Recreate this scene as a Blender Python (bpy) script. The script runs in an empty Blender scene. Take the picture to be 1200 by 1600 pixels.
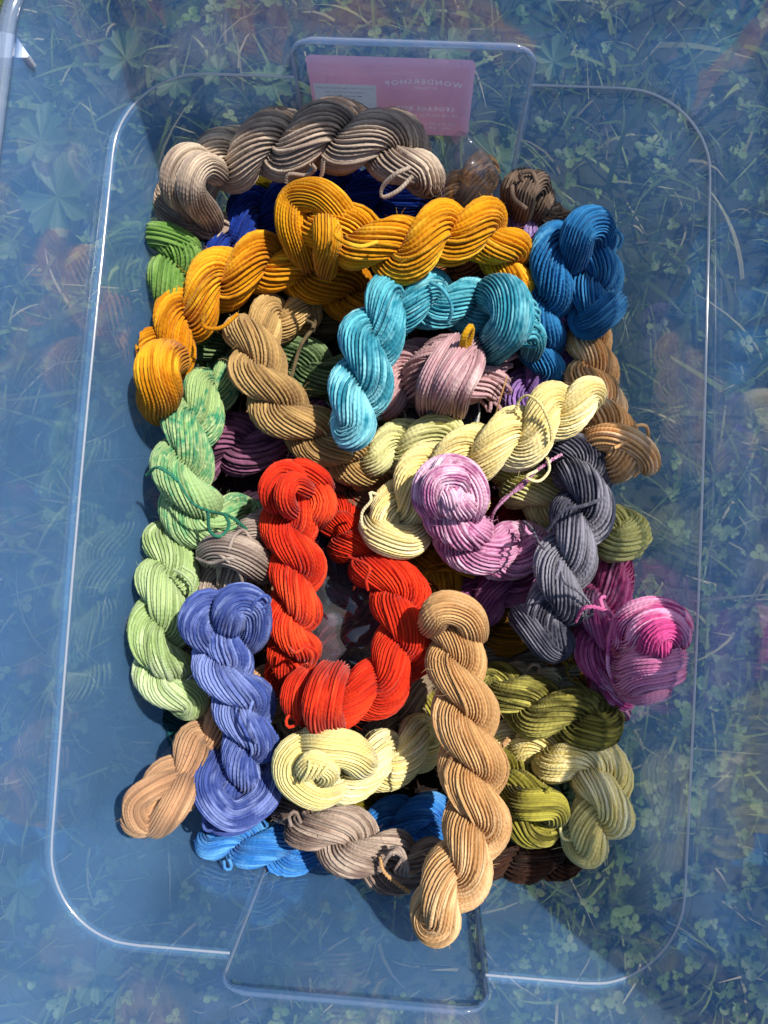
import bpy, math, random
import numpy as np
from mathutils import Vector, Matrix, Euler

# ------------------------------------------------------------------ camera, sky, sun, exposure
scene = bpy.context.scene
COL = scene.collection
LEDGE_Z = 0.225
CAM_LOC = np.array([0.0198, -0.0348, LEDGE_Z + 0.460])
CAM_ROT = (0.0696, 0.0398, 0.0621)
FPX = 1209.0
cam_d = bpy.data.cameras.new("camera")
cam_d.sensor_width = 36.0
cam_d.lens = 36.0 * FPX / 1600.0
cam_d.clip_start = 0.01
cam_d.clip_end = 500.0
cam = bpy.data.objects.new("camera", cam_d)
cam.location = CAM_LOC
cam.rotation_euler = CAM_ROT
COL.objects.link(cam)
scene.camera = cam

SUN_AZ, SUN_EL = math.radians(38.0), math.radians(58.5)     # azimuth measured from +X (photo right) towards +Y (photo top)
world = bpy.data.worlds.new("World")
scene.world = world
world.use_nodes = True
wn = world.node_tree.nodes
sky = wn.new('ShaderNodeTexSky')
sky.sky_type = 'NISHITA'
sky.sun_disc = False
sky.sun_elevation = SUN_EL
sky.sun_rotation = math.pi / 2 - SUN_AZ
world.node_tree.links.new(sky.outputs[0], wn['Background'].inputs[0])
wn['Background'].inputs[1].default_value = 0.11
sun_d = bpy.data.lights.new("sun", 'SUN')
sun_d.energy = 5.0
sun_d.angle = math.radians(0.55)
sun_d.color = (1.0, 0.94, 0.86)
sun = bpy.data.objects.new("sun", sun_d)
sdir = Vector((math.cos(SUN_EL) * math.cos(SUN_AZ), math.cos(SUN_EL) * math.sin(SUN_AZ), math.sin(SUN_EL)))
sun.rotation_euler = sdir.to_track_quat('Z', 'Y').to_euler()
sun.location = sdir * 5
COL.objects.link(sun)
scene.view_settings.view_transform = 'Standard'
scene.view_settings.look = 'None'
scene.view_settings.exposure = 0.16
scene.view_settings.gamma = 1.0
scene.view_settings.use_curve_mapping = False
scene.cycles.transparent_max_bounces = 24
scene.cycles.max_bounces = 8
scene.cycles.diffuse_bounces = 3
scene.cycles.glossy_bounces = 3
scene.cycles.caustics_reflective = False
scene.cycles.caustics_refractive = False

RM = np.array(Euler(CAM_ROT, 'XYZ').to_matrix())

def P(x, y, z):
    """point of the place at height z that the photograph shows at (x, y)"""
    d = RM @ np.array([(x - 600.0) / FPX, -(y - 800.0) / FPX, -1.0])
    t = (z - CAM_LOC[2]) / d[2]
    return CAM_LOC + t * d

def px_size(p):
    return -float((p - CAM_LOC) @ RM[:, 2]) / FPX

def lin(c):
    return tuple(((v / 255.0) / 12.92 if v / 255.0 <= 0.04045 else ((v / 255.0 + 0.055) / 1.055) ** 2.4) for v in c)

# ------------------------------------------------------------------ object helpers
def mesh_obj(name, verts, quads, mat, parent=None, uv=None, smooth=True):
    me = bpy.data.meshes.new(name)
    verts = np.asarray(verts, dtype=np.float32)
    quads = np.asarray(quads, dtype=np.int32)
    n = quads.shape[1]
    me.vertices.add(len(verts))
    me.vertices.foreach_set('co', verts.ravel())
    me.loops.add(quads.size)
    me.loops.foreach_set('vertex_index', quads.ravel())
    me.polygons.add(len(quads))
    me.polygons.foreach_set('loop_start', np.arange(0, quads.size, n, dtype=np.int32))
    me.polygons.foreach_set('use_smooth', np.full(len(quads), smooth, dtype=bool))
    if uv is not None:
        l = me.uv_layers.new(name='UVMap')
        l.data.foreach_set('uv', np.asarray(uv, dtype=np.float32).ravel())
    me.update(calc_edges=True)
    me.validate()
    if mat is not None:
        me.materials.append(mat)
    o = bpy.data.objects.new(name, me)
    COL.objects.link(o)
    if parent is not None:
        o.parent = parent
        o.matrix_parent_inverse = Matrix.Translation(-Vector(parent.location))
    return o

def thing(name, label, cat, loc, group=None):
    o = bpy.data.objects.new(name, None)
    o.empty_display_size = 0.02
    o.location = loc
    COL.objects.link(o)
    o['label'] = label
    o['category'] = cat
    if group:
        o['group'] = group
    return o

def tag(o, label=None, cat=None, group=None, kind=None):
    for k, v in (('label', label), ('category', cat), ('group', group), ('kind', kind)):
        if v:
            o[k] = v
    return o

# ------------------------------------------------------------------ materials
def new_mat(name):
    m = bpy.data.materials.new(name)
    m.use_nodes = True
    nt = m.node_tree
    return m, nt, nt.nodes, nt.links, nt.nodes['Principled BSDF']

def math_node(n, l, op, a, b=None):
    m = n.new('ShaderNodeMath')
    m.operation = op
    for i, v in enumerate((a, b)):
        if v is None:
            continue
        if isinstance(v, (int, float)):
            m.inputs[i].default_value = v
        else:
            l.new(v, m.inputs[i])
    return m.outputs[0]

def yarn_mat(name, stops, scale=14.0, contrast=1.0, seed=0.0, jitter=0.42, halo=0.0):
    """stops: dye colours in 0..255; the dye drifts between them along the strands"""
    m, nt, n, l, bs = new_mat(name)
    uvn = n.new('ShaderNodeUVMap'); uvn.uv_map = 'UVMap'
    sep = n.new('ShaderNodeSeparateXYZ'); l.new(uvn.outputs[0], sep.inputs[0])
    u, v = sep.outputs[0], sep.outputs[1]
    idx = math_node(n, l, 'FLOOR', v)
    fr = math_node(n, l, 'FRACT', v)
    wnz = n.new('ShaderNodeTexWhiteNoise'); wnz.noise_dimensions = '1D'; l.new(idx, wnz.inputs['W'])
    # dye: position noise plus a small drift of every strand
    tc = n.new('ShaderNodeTexCoord')
    mp = n.new('ShaderNodeMapping'); l.new(tc.outputs['Object'], mp.inputs[0]); mp.inputs['Location'].default_value = (seed * 3.7, seed * 1.3, seed * 2.1)
    nz = n.new('ShaderNodeTexNoise'); l.new(mp.outputs[0], nz.inputs['Vector']); nz.inputs['Scale'].default_value = scale; nz.inputs['Detail'].default_value = 2.0
    cmb = n.new('ShaderNodeCombineXYZ'); l.new(math_node(n, l, 'MULTIPLY', u, 55.0), cmb.inputs[0]); l.new(math_node(n, l, 'MULTIPLY', idx, 7.31), cmb.inputs[1])
    cmb.inputs[2].default_value = seed
    nz2 = n.new('ShaderNodeTexNoise'); l.new(cmb.outputs[0], nz2.inputs['Vector']); nz2.inputs['Scale'].default_value = 1.0; nz2.inputs['Detail'].default_value = 3.0
    mix = math_node(n, l, 'ADD', math_node(n, l, 'MULTIPLY', math_node(n, l, 'SUBTRACT', nz.outputs[0], 0.5), 1.9 * contrast),
                    math_node(n, l, 'MULTIPLY', math_node(n, l, 'SUBTRACT', nz2.outputs[0], 0.5), 1.5 * contrast))
    mix = math_node(n, l, 'ADD', mix, 0.5)
    rp = n.new('ShaderNodeValToRGB'); l.new(mix, rp.inputs[0])
    el = rp.color_ramp.elements
    k = len(stops)
    for i, c in enumerate(stops):
        pos = 0.15 + 0.7 * i / max(1, k - 1)
        e = el[i] if i < 2 else el.new(pos)
        e.position = pos
        e.color = (*lin(c), 1)
    # strand to strand and fibre variation of the value
    fib = n.new('ShaderNodeCombineXYZ'); l.new(math_node(n, l, 'MULTIPLY', u, 900.0), fib.inputs[0]); l.new(math_node(n, l, 'MULTIPLY', v, 5.0), fib.inputs[1])
    nz3 = n.new('ShaderNodeTexNoise'); l.new(fib.outputs[0], nz3.inputs['Vector']); nz3.inputs['Scale'].default_value = 1.0
    val = math_node(n, l, 'ADD', math_node(n, l, 'MULTIPLY', wnz.outputs[0], jitter), math_node(n, l, 'MULTIPLY', nz3.outputs[0], 0.5))
    val = math_node(n, l, 'ADD', val, 0.75 - jitter * 0.5)
    hsv = n.new('ShaderNodeHueSaturation'); l.new(rp.outputs[0], hsv.inputs['Color']); l.new(val, hsv.inputs['Value'])
    l.new(hsv.outputs[0], bs.inputs['Base Color'])
    bs.inputs['Roughness'].default_value = 0.85
    bs.inputs['Specular IOR Level'].default_value = 0.12
    bs.inputs['Sheen Weight'].default_value = 0.12
    bs.inputs['Sheen Roughness'].default_value = 0.4
    # twist of the plied yarn: slanting ridges across each strand
    tw = math_node(n, l, 'SINE', math_node(n, l, 'MULTIPLY', math_node(n, l, 'ADD', math_node(n, l, 'MULTIPLY', u, 470.0), math_node(n, l, 'ADD', math_node(n, l, 'MULTIPLY', fr, 0.9), math_node(n, l, 'MULTIPLY', wnz.outputs[0], 9.0))), 6.2832))
    hgt = math_node(n, l, 'ADD', math_node(n, l, 'MULTIPLY', tw, 0.5), nz3.outputs[0])
    bp = n.new('ShaderNodeBump'); bp.inputs['Strength'].default_value = 0.38; bp.inputs['Distance'].default_value = 0.0004
    l.new(hgt, bp.inputs['Height']); l.new(bp.outputs[0], bs.inputs['Normal'])
    return m

def plain_mat(name, col, rough=0.6, spec=0.4):
    m, nt, n, l, bs = new_mat(name)
    bs.inputs['Base Color'].default_value = (*col, 1)
    bs.inputs['Roughness'].default_value = rough
    bs.inputs['Specular IOR Level'].default_value = spec
    return m

def clear_plastic(name, haze, haze_col, rough=0.04, tint=(0.97, 0.985, 1.0), wear=0.0, f0=0.04, bump=0.0, bump_scale=60.0):
    """thin clear sheet: see-through, glossy with Fresnel, and a little milky"""
    m, nt, n, l, bs = new_mat(name)
    n.remove(bs)
    out = n['Material Output']
    tr = n.new('ShaderNodeBsdfTransparent'); tr.inputs[0].default_value = (*tint, 1)
    gl = n.new('ShaderNodeBsdfGlossy'); gl.inputs['Roughness'].default_value = rough
    df = n.new('ShaderNodeBsdfDiffuse'); df.inputs[0].default_value = (*haze_col, 1)
    tl = n.new('ShaderNodeBsdfTranslucent'); tl.inputs[0].default_value = (*haze_col, 1)
    hz = n.new('ShaderNodeMixShader'); hz.inputs[0].default_value = 0.4
    l.new(df.outputs[0], hz.inputs[1]); l.new(tl.outputs[0], hz.inputs[2])
    m1 = n.new('ShaderNodeMixShader'); l.new(tr.outputs[0], m1.inputs[1]); l.new(hz.outputs[0], m1.inputs[2])
    if wear:
        tc = n.new('ShaderNodeTexCoord')
        nz = n.new('ShaderNodeTexNoise'); l.new(tc.outputs['Object'], nz.inputs['Vector']); nz.inputs['Scale'].default_value = 9.0; nz.inputs['Detail'].default_value = 5.0
        nz.inputs['Roughness'].default_value = 0.6
        # fine rubbed scratches
        mp = n.new('ShaderNodeMapping'); l.new(tc.outputs['Object'], mp.inputs[0]); mp.inputs['Scale'].default_value = (420, 25, 160); mp.inputs['Rotation'].default_value = (0.4, 0.3, 0.6)
        sc = n.new('ShaderNodeTexNoise'); l.new(mp.outputs[0], sc.inputs['Vector']); sc.inputs['Scale'].default_value = 1.0; sc.inputs['Detail'].default_value = 2.0
        mr = n.new('ShaderNodeMapRange'); l.new(sc.outputs[0], mr.inputs[0]); mr.inputs[1].default_value = 0.66; mr.inputs[2].default_value = 0.8; mr.inputs[3].default_value = 0.0; mr.inputs[4].default_value = 0.12
        a = math_node(n, l, 'MULTIPLY', math_node(n, l, 'SUBTRACT', nz.outputs[0], 0.5), wear)
        f = math_node(n, l, 'ADD', math_node(n, l, 'ADD', a, haze), mr.outputs[0])
        f = math_node(n, l, 'MAXIMUM', f, 0.01)
        l.new(f, m1.inputs[0])
    else:
        m1.inputs[0].default_value = haze
    lw = n.new('ShaderNodeLayerWeight'); lw.inputs[0].default_value = 0.5
    pw = math_node(n, l, 'POWER', lw.outputs['Facing'], 3.3)
    fr = math_node(n, l, 'ADD', math_node(n, l, 'MULTIPLY', pw, 1.0 - f0), f0)
    m2 = n.new('ShaderNodeMixShader'); l.new(fr, m2.inputs[0]); l.new(m1.outputs[0], m2.inputs[1]); l.new(gl.outputs[0], m2.inputs[2])
    if bump:
        tc2 = n.new('ShaderNodeTexCoord')
        bn = n.new('ShaderNodeTexNoise'); l.new(tc2.outputs['Object'], bn.inputs['Vector']); bn.inputs['Scale'].default_value = bump_scale
        bp = n.new('ShaderNodeBump'); bp.inputs['Strength'].default_value = bump; bp.inputs['Distance'].default_value = 0.004
        l.new(bn.outputs[0], bp.inputs['Height']); l.new(bp.outputs[0], gl.inputs['Normal'])
    l.new(m2.outputs[0], out.inputs[0])
    return m

def leaf_mat(name, c0, c1, c2, rough=0.55):
    m, nt, n, l, bs = new_mat(name)
    uvn = n.new('ShaderNodeUVMap'); uvn.uv_map = 'UVMap'
    sep = n.new('ShaderNodeSeparateXYZ'); l.new(uvn.outputs[0], sep.inputs[0])
    rp = n.new('ShaderNodeValToRGB'); l.new(sep.outputs[0], rp.inputs[0])
    el = rp.color_ramp.elements
    el[0].position, el[0].color = 0.0, (*c0, 1)
    el[1].position, el[1].color = 0.86, (*c1, 1)
    e = el.new(0.95); e.color = (*c2, 1)
    l.new(rp.outputs[0], bs.inputs['Base Color'])
    bs.inputs['Roughness'].default_value = rough
    tl = n.new('ShaderNodeBsdfTranslucent'); l.new(rp.outputs[0], tl.inputs[0])
    mx = n.new('ShaderNodeMixShader'); mx.inputs[0].default_value = 0.3
    l.new(bs.outputs[0], mx.inputs[1]); l.new(tl.outputs[0], mx.inputs[2]); l.new(mx.outputs[0], n['Material Output'].inputs[0])
    return m

# ------------------------------------------------------------------ ground, grass, clover, weeds
def build_ground():
    m, nt, n, l, bs = new_mat('soil')
    tc = n.new('ShaderNodeTexCoord')
    nz = n.new('ShaderNodeTexNoise'); l.new(tc.outputs['Object'], nz.inputs['Vector']); nz.inputs['Scale'].default_value = 22; nz.inputs['Detail'].default_value = 8
    rp = n.new('ShaderNodeValToRGB'); l.new(nz.outputs[0], rp.inputs[0])
    rp.color_ramp.elements[0].position = 0.35; rp.color_ramp.elements[0].color = (0.012, 0.016, 0.008, 1)
    rp.color_ramp.elements[1].position = 0.72; rp.color_ramp.elements[1].color = (0.04, 0.045, 0.02, 1)
    l.new(rp.outputs[0], bs.inputs['Base Color']); bs.inputs['Roughness'].default_value = 0.95
    bp = n.new('ShaderNodeBump'); bp.inputs['Distance'].default_value = 0.01; l.new(nz.outputs[0], bp.inputs['Height']); l.new(bp.outputs[0], bs.inputs['Normal'])
    xs = np.concatenate([[-60, -8], np.linspace(-1.2, 1.2, 61), [8, 60]])
    X, Y = np.meshgrid(xs, xs)
    Z = 0.004 * np.sin(X * 9 + 1) * np.cos(Y * 7) - 0.004
    Z = np.where((np.abs(X) > 2) | (np.abs(Y) > 2), 0, Z)
    v = np.stack([X, Y, Z], -1).reshape(-1, 3)
    k = len(xs)
    i = np.arange(k * k).reshape(k, k)
    q = np.stack([i[:-1, :-1], i[:-1, 1:], i[1:, 1:], i[1:, :-1]], -1).reshape(-1, 4)
    tag(mesh_obj('ground', v, q, m), 'dark soil ground under the grass', kind='structure')

def blades(rng, n, cx, cy, spread, hmin, hmax, wmin, wmax, flat, seg=4):
    """n grass blades as bent tapering strips"""
    x = rng.uniform(cx - spread[0], cx + spread[0], n); y = rng.uniform(cy - spread[1], cy + spread[1], n)
    h = rng.uniform(hmin, hmax, n) * rng.uniform(0.6, 1.0, n)
    w = rng.uniform(wmin, wmax, n)
    az = rng.uniform(0, 2 * np.pi, n)
    lean = rng.uniform(flat[0], flat[1], n)
    t = np.linspace(0, 1, seg + 1)
    ang = lean[:, None] * (0.35 + 0.65 * t[None, :]) + 0.0
    dl = (h / seg)[:, None]
    hor = np.concatenate([np.zeros((n, 1)), np.cumsum(np.sin(ang[:, 1:]) * dl, 1)], 1)
    ver = np.concatenate([np.zeros((n, 1)), np.cumsum(np.cos(ang[:, 1:]) * dl, 1)], 1)
    dx, dy = np.cos(az), np.sin(az)
    curl = rng.normal(0, 0.25, n)
    side = curl[:, None] * hor * t[None, :]
    cxs = x[:, None] + dx[:, None] * hor - dy[:, None] * side
    cys = y[:, None] + dy[:, None] * hor + dx[:, None] * side
    czs = np.maximum(ver, 0.001) + rng.uniform(0, 0.006, n)[:, None]
    wt = w[:, None] * (1 - t[None, :] ** 2 * 0.92)
    roll = rng.normal(0, 0.5, n)[:, None]
    ox, oy, oz = -dy[:, None] * wt / 2, dx[:, None] * wt / 2, wt / 2 * np.sin(roll)
    a = np.stack([cxs + ox, cys + oy, czs + oz], -1); b = np.stack([cxs - ox, cys - oy, czs - oz], -1)
    v = np.stack([a, b], 2).reshape(n, -1, 3)
    k = 2 * (seg + 1)
    base = np.array([[2 * i, 2 * i + 1, 2 * i + 3, 2 * i + 2] for i in range(seg)])
    q = (base[None] + (np.arange(n) * k)[:, None, None]).reshape(-1, 4)
    r = rng.uniform(0, 1, n)
    uv = np.repeat(np.repeat(np.stack([r, r], -1)[:, None, :], seg, 1).reshape(-1, 2), 4, 0)
    return v.reshape(-1, 3), q, uv

def under_box(v, n_per):
    """grass under the tub is pressed flat by it"""
    inside = (np.abs(v[:, 0]) < 0.17) & (np.abs(v[:, 1]) < 0.26)
    v[inside, 2] = np.minimum(v[inside, 2], 0.008)
    # beside the tub nothing may poke through the flaring wall
    for ax, b0, other, ob in ((0, 0.150, 1, 0.28), (1, 0.231, 0, 0.20)):
        lim = b0 + 0.13 * np.clip(v[:, 2], 0, 1)
        bad = (np.abs(v[:, ax]) < lim + 0.012) & (np.abs(v[:, other]) < ob) & (v[:, 2] > 0.008)
        v[bad, 2] = np.minimum(v[bad, 2], np.maximum(0.008, (np.abs(v[bad, ax]) - b0 - 0.012) / 0.16))
    return v

def clover(rng, n, cx, cy, spread, smin, smax):
    """round little leaflets in threes"""
    k = 7
    th = np.linspace(0, 2 * np.pi, k, endpoint=False)
    disc = np.stack([0.55 + 0.5 * np.cos(th), 0.47 * np.sin(th), 0.10 * np.abs(np.sin(th))], -1)
    disc = np.concatenate([[[0.5, 0, 0]], disc])
    V, Q, U = [], [], []
    x = rng.uniform(cx - spread[0], cx + spread[0], n); y = rng.uniform(cy - spread[1], cy + spread[1], n)
    tri = np.array([[0, 1 + i, 1 + (i + 1) % k] for i in range(k)])
    off = 0
    for i in range(n):
        s = rng.uniform(smin, smax); a0 = rng.uniform(0, 6.28); z = rng.uniform(0.008, 0.05)
        tilt = Euler((rng.normal(0, 0.35), rng.normal(0, 0.35), a0)).to_matrix()
        r = rng.uniform(0, 0.93)
        for j in range(3):
            rot = np.array(tilt @ Euler((0, -0.15, j * 2.094)).to_matrix())
            V.append(disc * s @ rot.T + np.array([x[i], y[i], z]))
            Q.append(tri + off); U.append(np.full((k * 3, 2), np.clip(r + rng.normal(0, 0.06), 0, 0.94)))
            off += k + 1
    return np.concatenate(V), np.concatenate(Q), np.concatenate(U)

def lobed_leaf(rng, size):
    """round mallow leaf: fan of lobes with toothed edge and pleats along the veins"""
    lobes = 7
    na = 85
    span = np.radians(158)
    a = np.linspace(-span, span, na)
    ph = (a + span) / (2 * span) * lobes
    lob = np.repeat(rng.uniform(0.85, 1.1, lobes + 1), 1)[np.minimum(ph.astype(int), lobes)]
    edge = (0.66 + 0.34 * np.abs(np.sin(ph * np.pi)) ** 0.8) * lob + 0.10 * np.abs(np.sin(ph * np.pi * 3.5 + rng.uniform(0, 3))) + rng.normal(0, 0.03, na)
    edge *= 1 - 0.12 * (np.abs(a) / span) ** 3
    rr = np.linspace(0.02, 1, 9)
    pts = np.zeros((len(rr), na, 3))
    for i, r in enumerate(rr):
        rad = r * (edge if r > 0.5 else 0.9 + (edge - 0.9) * r * 2)
        pts[i, :, 0] = rad * np.cos(a); pts[i, :, 1] = rad * np.sin(a)
        pts[i, :, 2] = r * (0.11 * np.abs(np.cos(ph * np.pi)) + 0.16 * r + 0.05 * np.sin(a * 2.1 + 1)) - 0.1
    idx = np.arange(len(rr) * na).reshape(len(rr), na)
    q = np.stack([idx[:-1, :-1], idx[:-1, 1:], idx[1:, 1:], idx[1:, :-1]], -1).reshape(-1, 4)
    # value along the ramp drops towards the veins: pale veins on a green blade
    vein = 0.35 + 0.35 * np.abs(np.cos(ph * np.pi)) ** 8
    r_ = rng.uniform(-0.1, 0.15)
    uvv = np.clip(np.repeat(vein[None], len(rr), 0) + r_, 0, 0.9)
    uv = np.stack([uvv.ravel()[q.ravel()]] * 2, -1)
    return pts.reshape(-1, 3) * size, q, uv

def tube_mesh(pts, rad, sides=6, uoff=0.0):
    pts = np.asarray(pts, float)
    k = len(pts)
    T, N, B = frames(pts)
    th = np.linspace(0, 2 * np.pi, sides, endpoint=False)
    rad = np.broadcast_to(np.asarray(rad, float), (k,))
    ring = pts[:, None, :] + rad[:, None, None] * (np.cos(th)[None, :, None] * N[:, None, :] + np.sin(th)[None, :, None] * B[:, None, :])
    v = ring.reshape(-1, 3)
    i = np.arange(k * sides).reshape(k, sides)
    q = np.stack([i[:-1], np.roll(i[:-1], -1, 1), np.roll(i[1:], -1, 1), i[1:]], -1).reshape(-1, 4)
    s = np.concatenate([[0], np.cumsum(np.linalg.norm(np.diff(pts, axis=0), axis=1))]) + uoff
    u0 = np.repeat(s[:-1], sides); u1 = np.repeat(s[1:], sides)
    j = np.tile(np.arange(sides), k - 1) / sides
    uv = np.stack([np.stack([u0, j], -1), np.stack([u0, j + 1 / sides], -1), np.stack([u1, j + 1 / sides], -1), np.stack([u1, j], -1)], 1) * [1, 0.999]
    return v, q, uv.reshape(-1, 2)

def frames(pts, up=None):
    T = np.gradient(pts, axis=0)
    T /= np.linalg.norm(T, axis=1, keepdims=True) + 1e-12
    N = np.zeros_like(T)
    a = np.array([0, 0, 1.0]) if up is None else np.asarray(up, float)
    if abs(T[0] @ a) > 0.95:
        a = np.array([1.0, 0, 0])
    v = a - (a @ T[0]) * T[0]
    N[0] = v / np.linalg.norm(v)
    for i in range(1, len(pts)):
        v = N[i - 1] - (N[i - 1] @ T[i]) * T[i]
        N[i] = v / (np.linalg.norm(v) + 1e-12)
    return T, N, np.cross(T, N)

def spline(ctrl, step=None, n=None):
    """Catmull-Rom through the rows of ctrl (any number of columns; the first three are the place), evenly resampled"""
    c = np.asarray(ctrl, float)
    if len(c) == 2:
        c = np.array([c[0], (c[0] + c[1]) / 2, c[1]])
    e = np.vstack([2 * c[0] - c[1], c, 2 * c[-1] - c[-2]])
    out = []
    t = np.linspace(0, 1, 24, endpoint=False)[:, None]
    for i in range(1, len(e) - 2):
        p0, p1, p2, p3 = e[i - 1], e[i], e[i + 1], e[i + 2]
        out.append(0.5 * (2 * p1 + (p2 - p0) * t + (2 * p0 - 5 * p1 + 4 * p2 - p3) * t ** 2 + (3 * p1 - p0 - 3 * p2 + p3) * t ** 3))
    out = np.vstack(out + [c[-1:]])
    s = np.concatenate([[0], np.cumsum(np.linalg.norm(np.diff(out[:, :3], axis=0), axis=1))])
    if n is None:
        n = max(6, int(s[-1] / step) + 1)
    si = np.linspace(0, s[-1], n)
    return np.stack([np.interp(si, s, out[:, k]) for k in range(out.shape[1])], -1), s[-1]

rngG = np.random.default_rng(5)
build_ground()
M_grass = leaf_mat('grass_blade', (0.04, 0.075, 0.012), (0.19, 0.25, 0.05), (0.42, 0.36, 0.20))
M_clover = leaf_mat('clover_leaf', (0.04, 0.09, 0.015), (0.16, 0.24, 0.055), (0.24, 0.26, 0.09))
M_mallow = leaf_mat('mallow_leaf', (0.045, 0.10, 0.03), (0.15, 0.23, 0.085), (0.3, 0.38, 0.18))
v1, q1, u1 = blades(rngG, 15000, 0, 0.0, (0.85, 0.95), 0.02, 0.075, 0.0012, 0.0032, (0.7, 1.75), 3)
v2, q2, u2 = blades(rngG, 1100, 0, 0.30, (0.85, 0.60), 0.05, 0.13, 0.003, 0.0065, (0.9, 1.7), 6)
v3, q3, u3 = blades(rngG, 380, 0, 0.0, (0.85, 0.95), 0.03, 0.08, 0.001, 0.003, (1.2, 1.75), 4)
u3[:] = 0.9 + 0.1 * rngG.random((len(u3) // 16, 1)).repeat(16, 0)
vv = np.concatenate([v1, v2, v3]); qq = np.concatenate([q1, q2 + len(v1), q3 + len(v1) + len(v2)])
tag(mesh_obj('grass', under_box(vv, 0), qq, M_grass, uv=np.concatenate([u1, u2, u3]), smooth=False), 'long green grass with dry stalks growing round and under the clear box', 'grass', kind='stuff')
cv, cq, cu = clover(rngG, 1500, 0.18, -0.28, (0.40, 0.34), 0.004, 0.0085)
cv2, cq2, cu2 = clover(rngG, 3200, 0.0, 0.1, (0.75, 0.75), 0.0035, 0.0095)
tag(mesh_obj('clover', under_box(np.concatenate([cv, cv2]), 0), np.concatenate([cq, cq2 + len(cv)]), M_clover, uv=np.concatenate([cu, cu2]), smooth=False),
    'small round clover leaves spread through the grass, thickest at lower right', 'clover', kind='stuff')

def weed(x, y, size, z, rot, label):
    p = P(x, y, z)
    p0 = Vector((p[0], p[1], 0.0))
    t = thing('mallow_weed', label, 'weed', p0, 'round leaved weeds in the grass')
    v, q, u = lobed_leaf(rngG, size * 0.85)
    R_ = np.array(Euler((rngG.normal(0, 0.18), rngG.normal(0, 0.18), rot)).to_matrix())
    v = v @ R_.T + p
    mesh_obj('leaf', v, q, M_mallow, t, uv=u)
    d = R_ @ np.array([-1, 0, 0])
    sp, _ = spline([p + R_ @ np.array([0.02 * size, 0, -0.1 * size]), p + d * 0.02 + [0, 0, -z * 0.35], p + d * 0.035 + [0, 0, -z * 0.98]], n=8)
    sv, sq, su = tube_mesh(sp, 0.0011, 5)
    su[:] = 0.4
    mesh_obj('stem', sv, sq, M_mallow, t, uv=su)

for a in [
    (60, 215, 0.036, 0.055, 0.6, 'large lobed weed leaf behind the left wall, upper of the two at far left'),
    (85, 305, 0.040, 0.05, -0.5, 'large lobed weed leaf behind the left wall, lower of the two at far left'),
    (195, 90, 0.026, 0.06, 1.9, 'pale round weed leaf in the dark grass near the top left'),
    (275, 125, 0.022, 0.05, 4.0, 'small round weed leaf above the top left curve of the ledge'),
    (340, 110, 0.018, 0.05, 2.6, 'small ragged weed leaf left of the pink label panel'),
    (425, 130, 0.023, 0.045, 0.2, 'lobed weed leaf beside the left edge of the label panel'),
    (700, 75, 0.022, 0.05, 5.2, 'pale lobed weed leaf above the pink label'),
    (865, 95, 0.022, 0.05, 2.2, 'pale lobed weed leaf just right of the label panel'),
    (775, 245, 0.026, 0.035, 1.0, 'fan shaped weed leaf below the right end of the pink label'),
    (25, 1390, 0.03, 0.04, 1.0, 'broad weed leaf at the lower left edge of the photo'),
    (150, 1520, 0.026, 0.04, 5.0, 'round weed leaf near the bottom left corner'),
]:
    weed(*a)

# ------------------------------------------------------------------ storage box
HA, HB = 0.1825, 0.2629           # half width and half length at the ledge
RIM_Z, FLOOR_Z = 0.319, 0.012
TAPER = 0.13
RC = 0.054

def perimeter(a, b, rc, ns=(70, 150), na=14):
    """rounded rectangle, counter clockwise; gives point, outward normal and where it stands (0 long side, 1 end wall, 2 corner)"""
    pts, nrm, kind, loc = [], [], [], []
    pw = 0.072
    ex = np.unique(np.concatenate([np.linspace(-1, 1, 60) * (a - rc), np.linspace(-pw - 0.014, -pw + 0.004, 26), np.linspace(pw - 0.004, pw + 0.014, 26)]))
    ey = np.linspace(-1, 1, 50) * (b - rc)
    def side(fix, vals, horiz, sgn):
        for t in vals:
            if horiz:
                pts.append((t, fix)); nrm.append((0, sgn)); kind.append(1); loc.append(t)
            else:
                pts.append((fix, t)); nrm.append((sgn, 0)); kind.append(0); loc.append(t)
    def arc(cx, cy, a0):
        for t in np.linspace(0, 1, na + 2)[1:-1]:
            an = a0 + t * math.pi / 2
            pts.append((cx + rc * math.cos(an), cy + rc * math.sin(an))); nrm.append((math.cos(an), math.sin(an))); kind.append(2); loc.append(0)
    side(a, ey, False, 1); arc(a - rc, b - rc, 0)
    side(b, ex[::-1], True, 1); arc(-a + rc, b - rc, math.pi / 2)
    side(-a, ey[::-1], False, -1); arc(-a + rc, -b + rc, math.pi)
    side(-b, ex, True, -1); arc(a - rc, -b + rc, 1.5 * math.pi)
    return np.array(pts), np.array(nrm), np.array(kind), np.array(loc)

def sstep(x, e0, e1):
    t = np.clip((x - e0) / (e1 - e0), 0, 1)
    return t * t * (3 - 2 * t)

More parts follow.
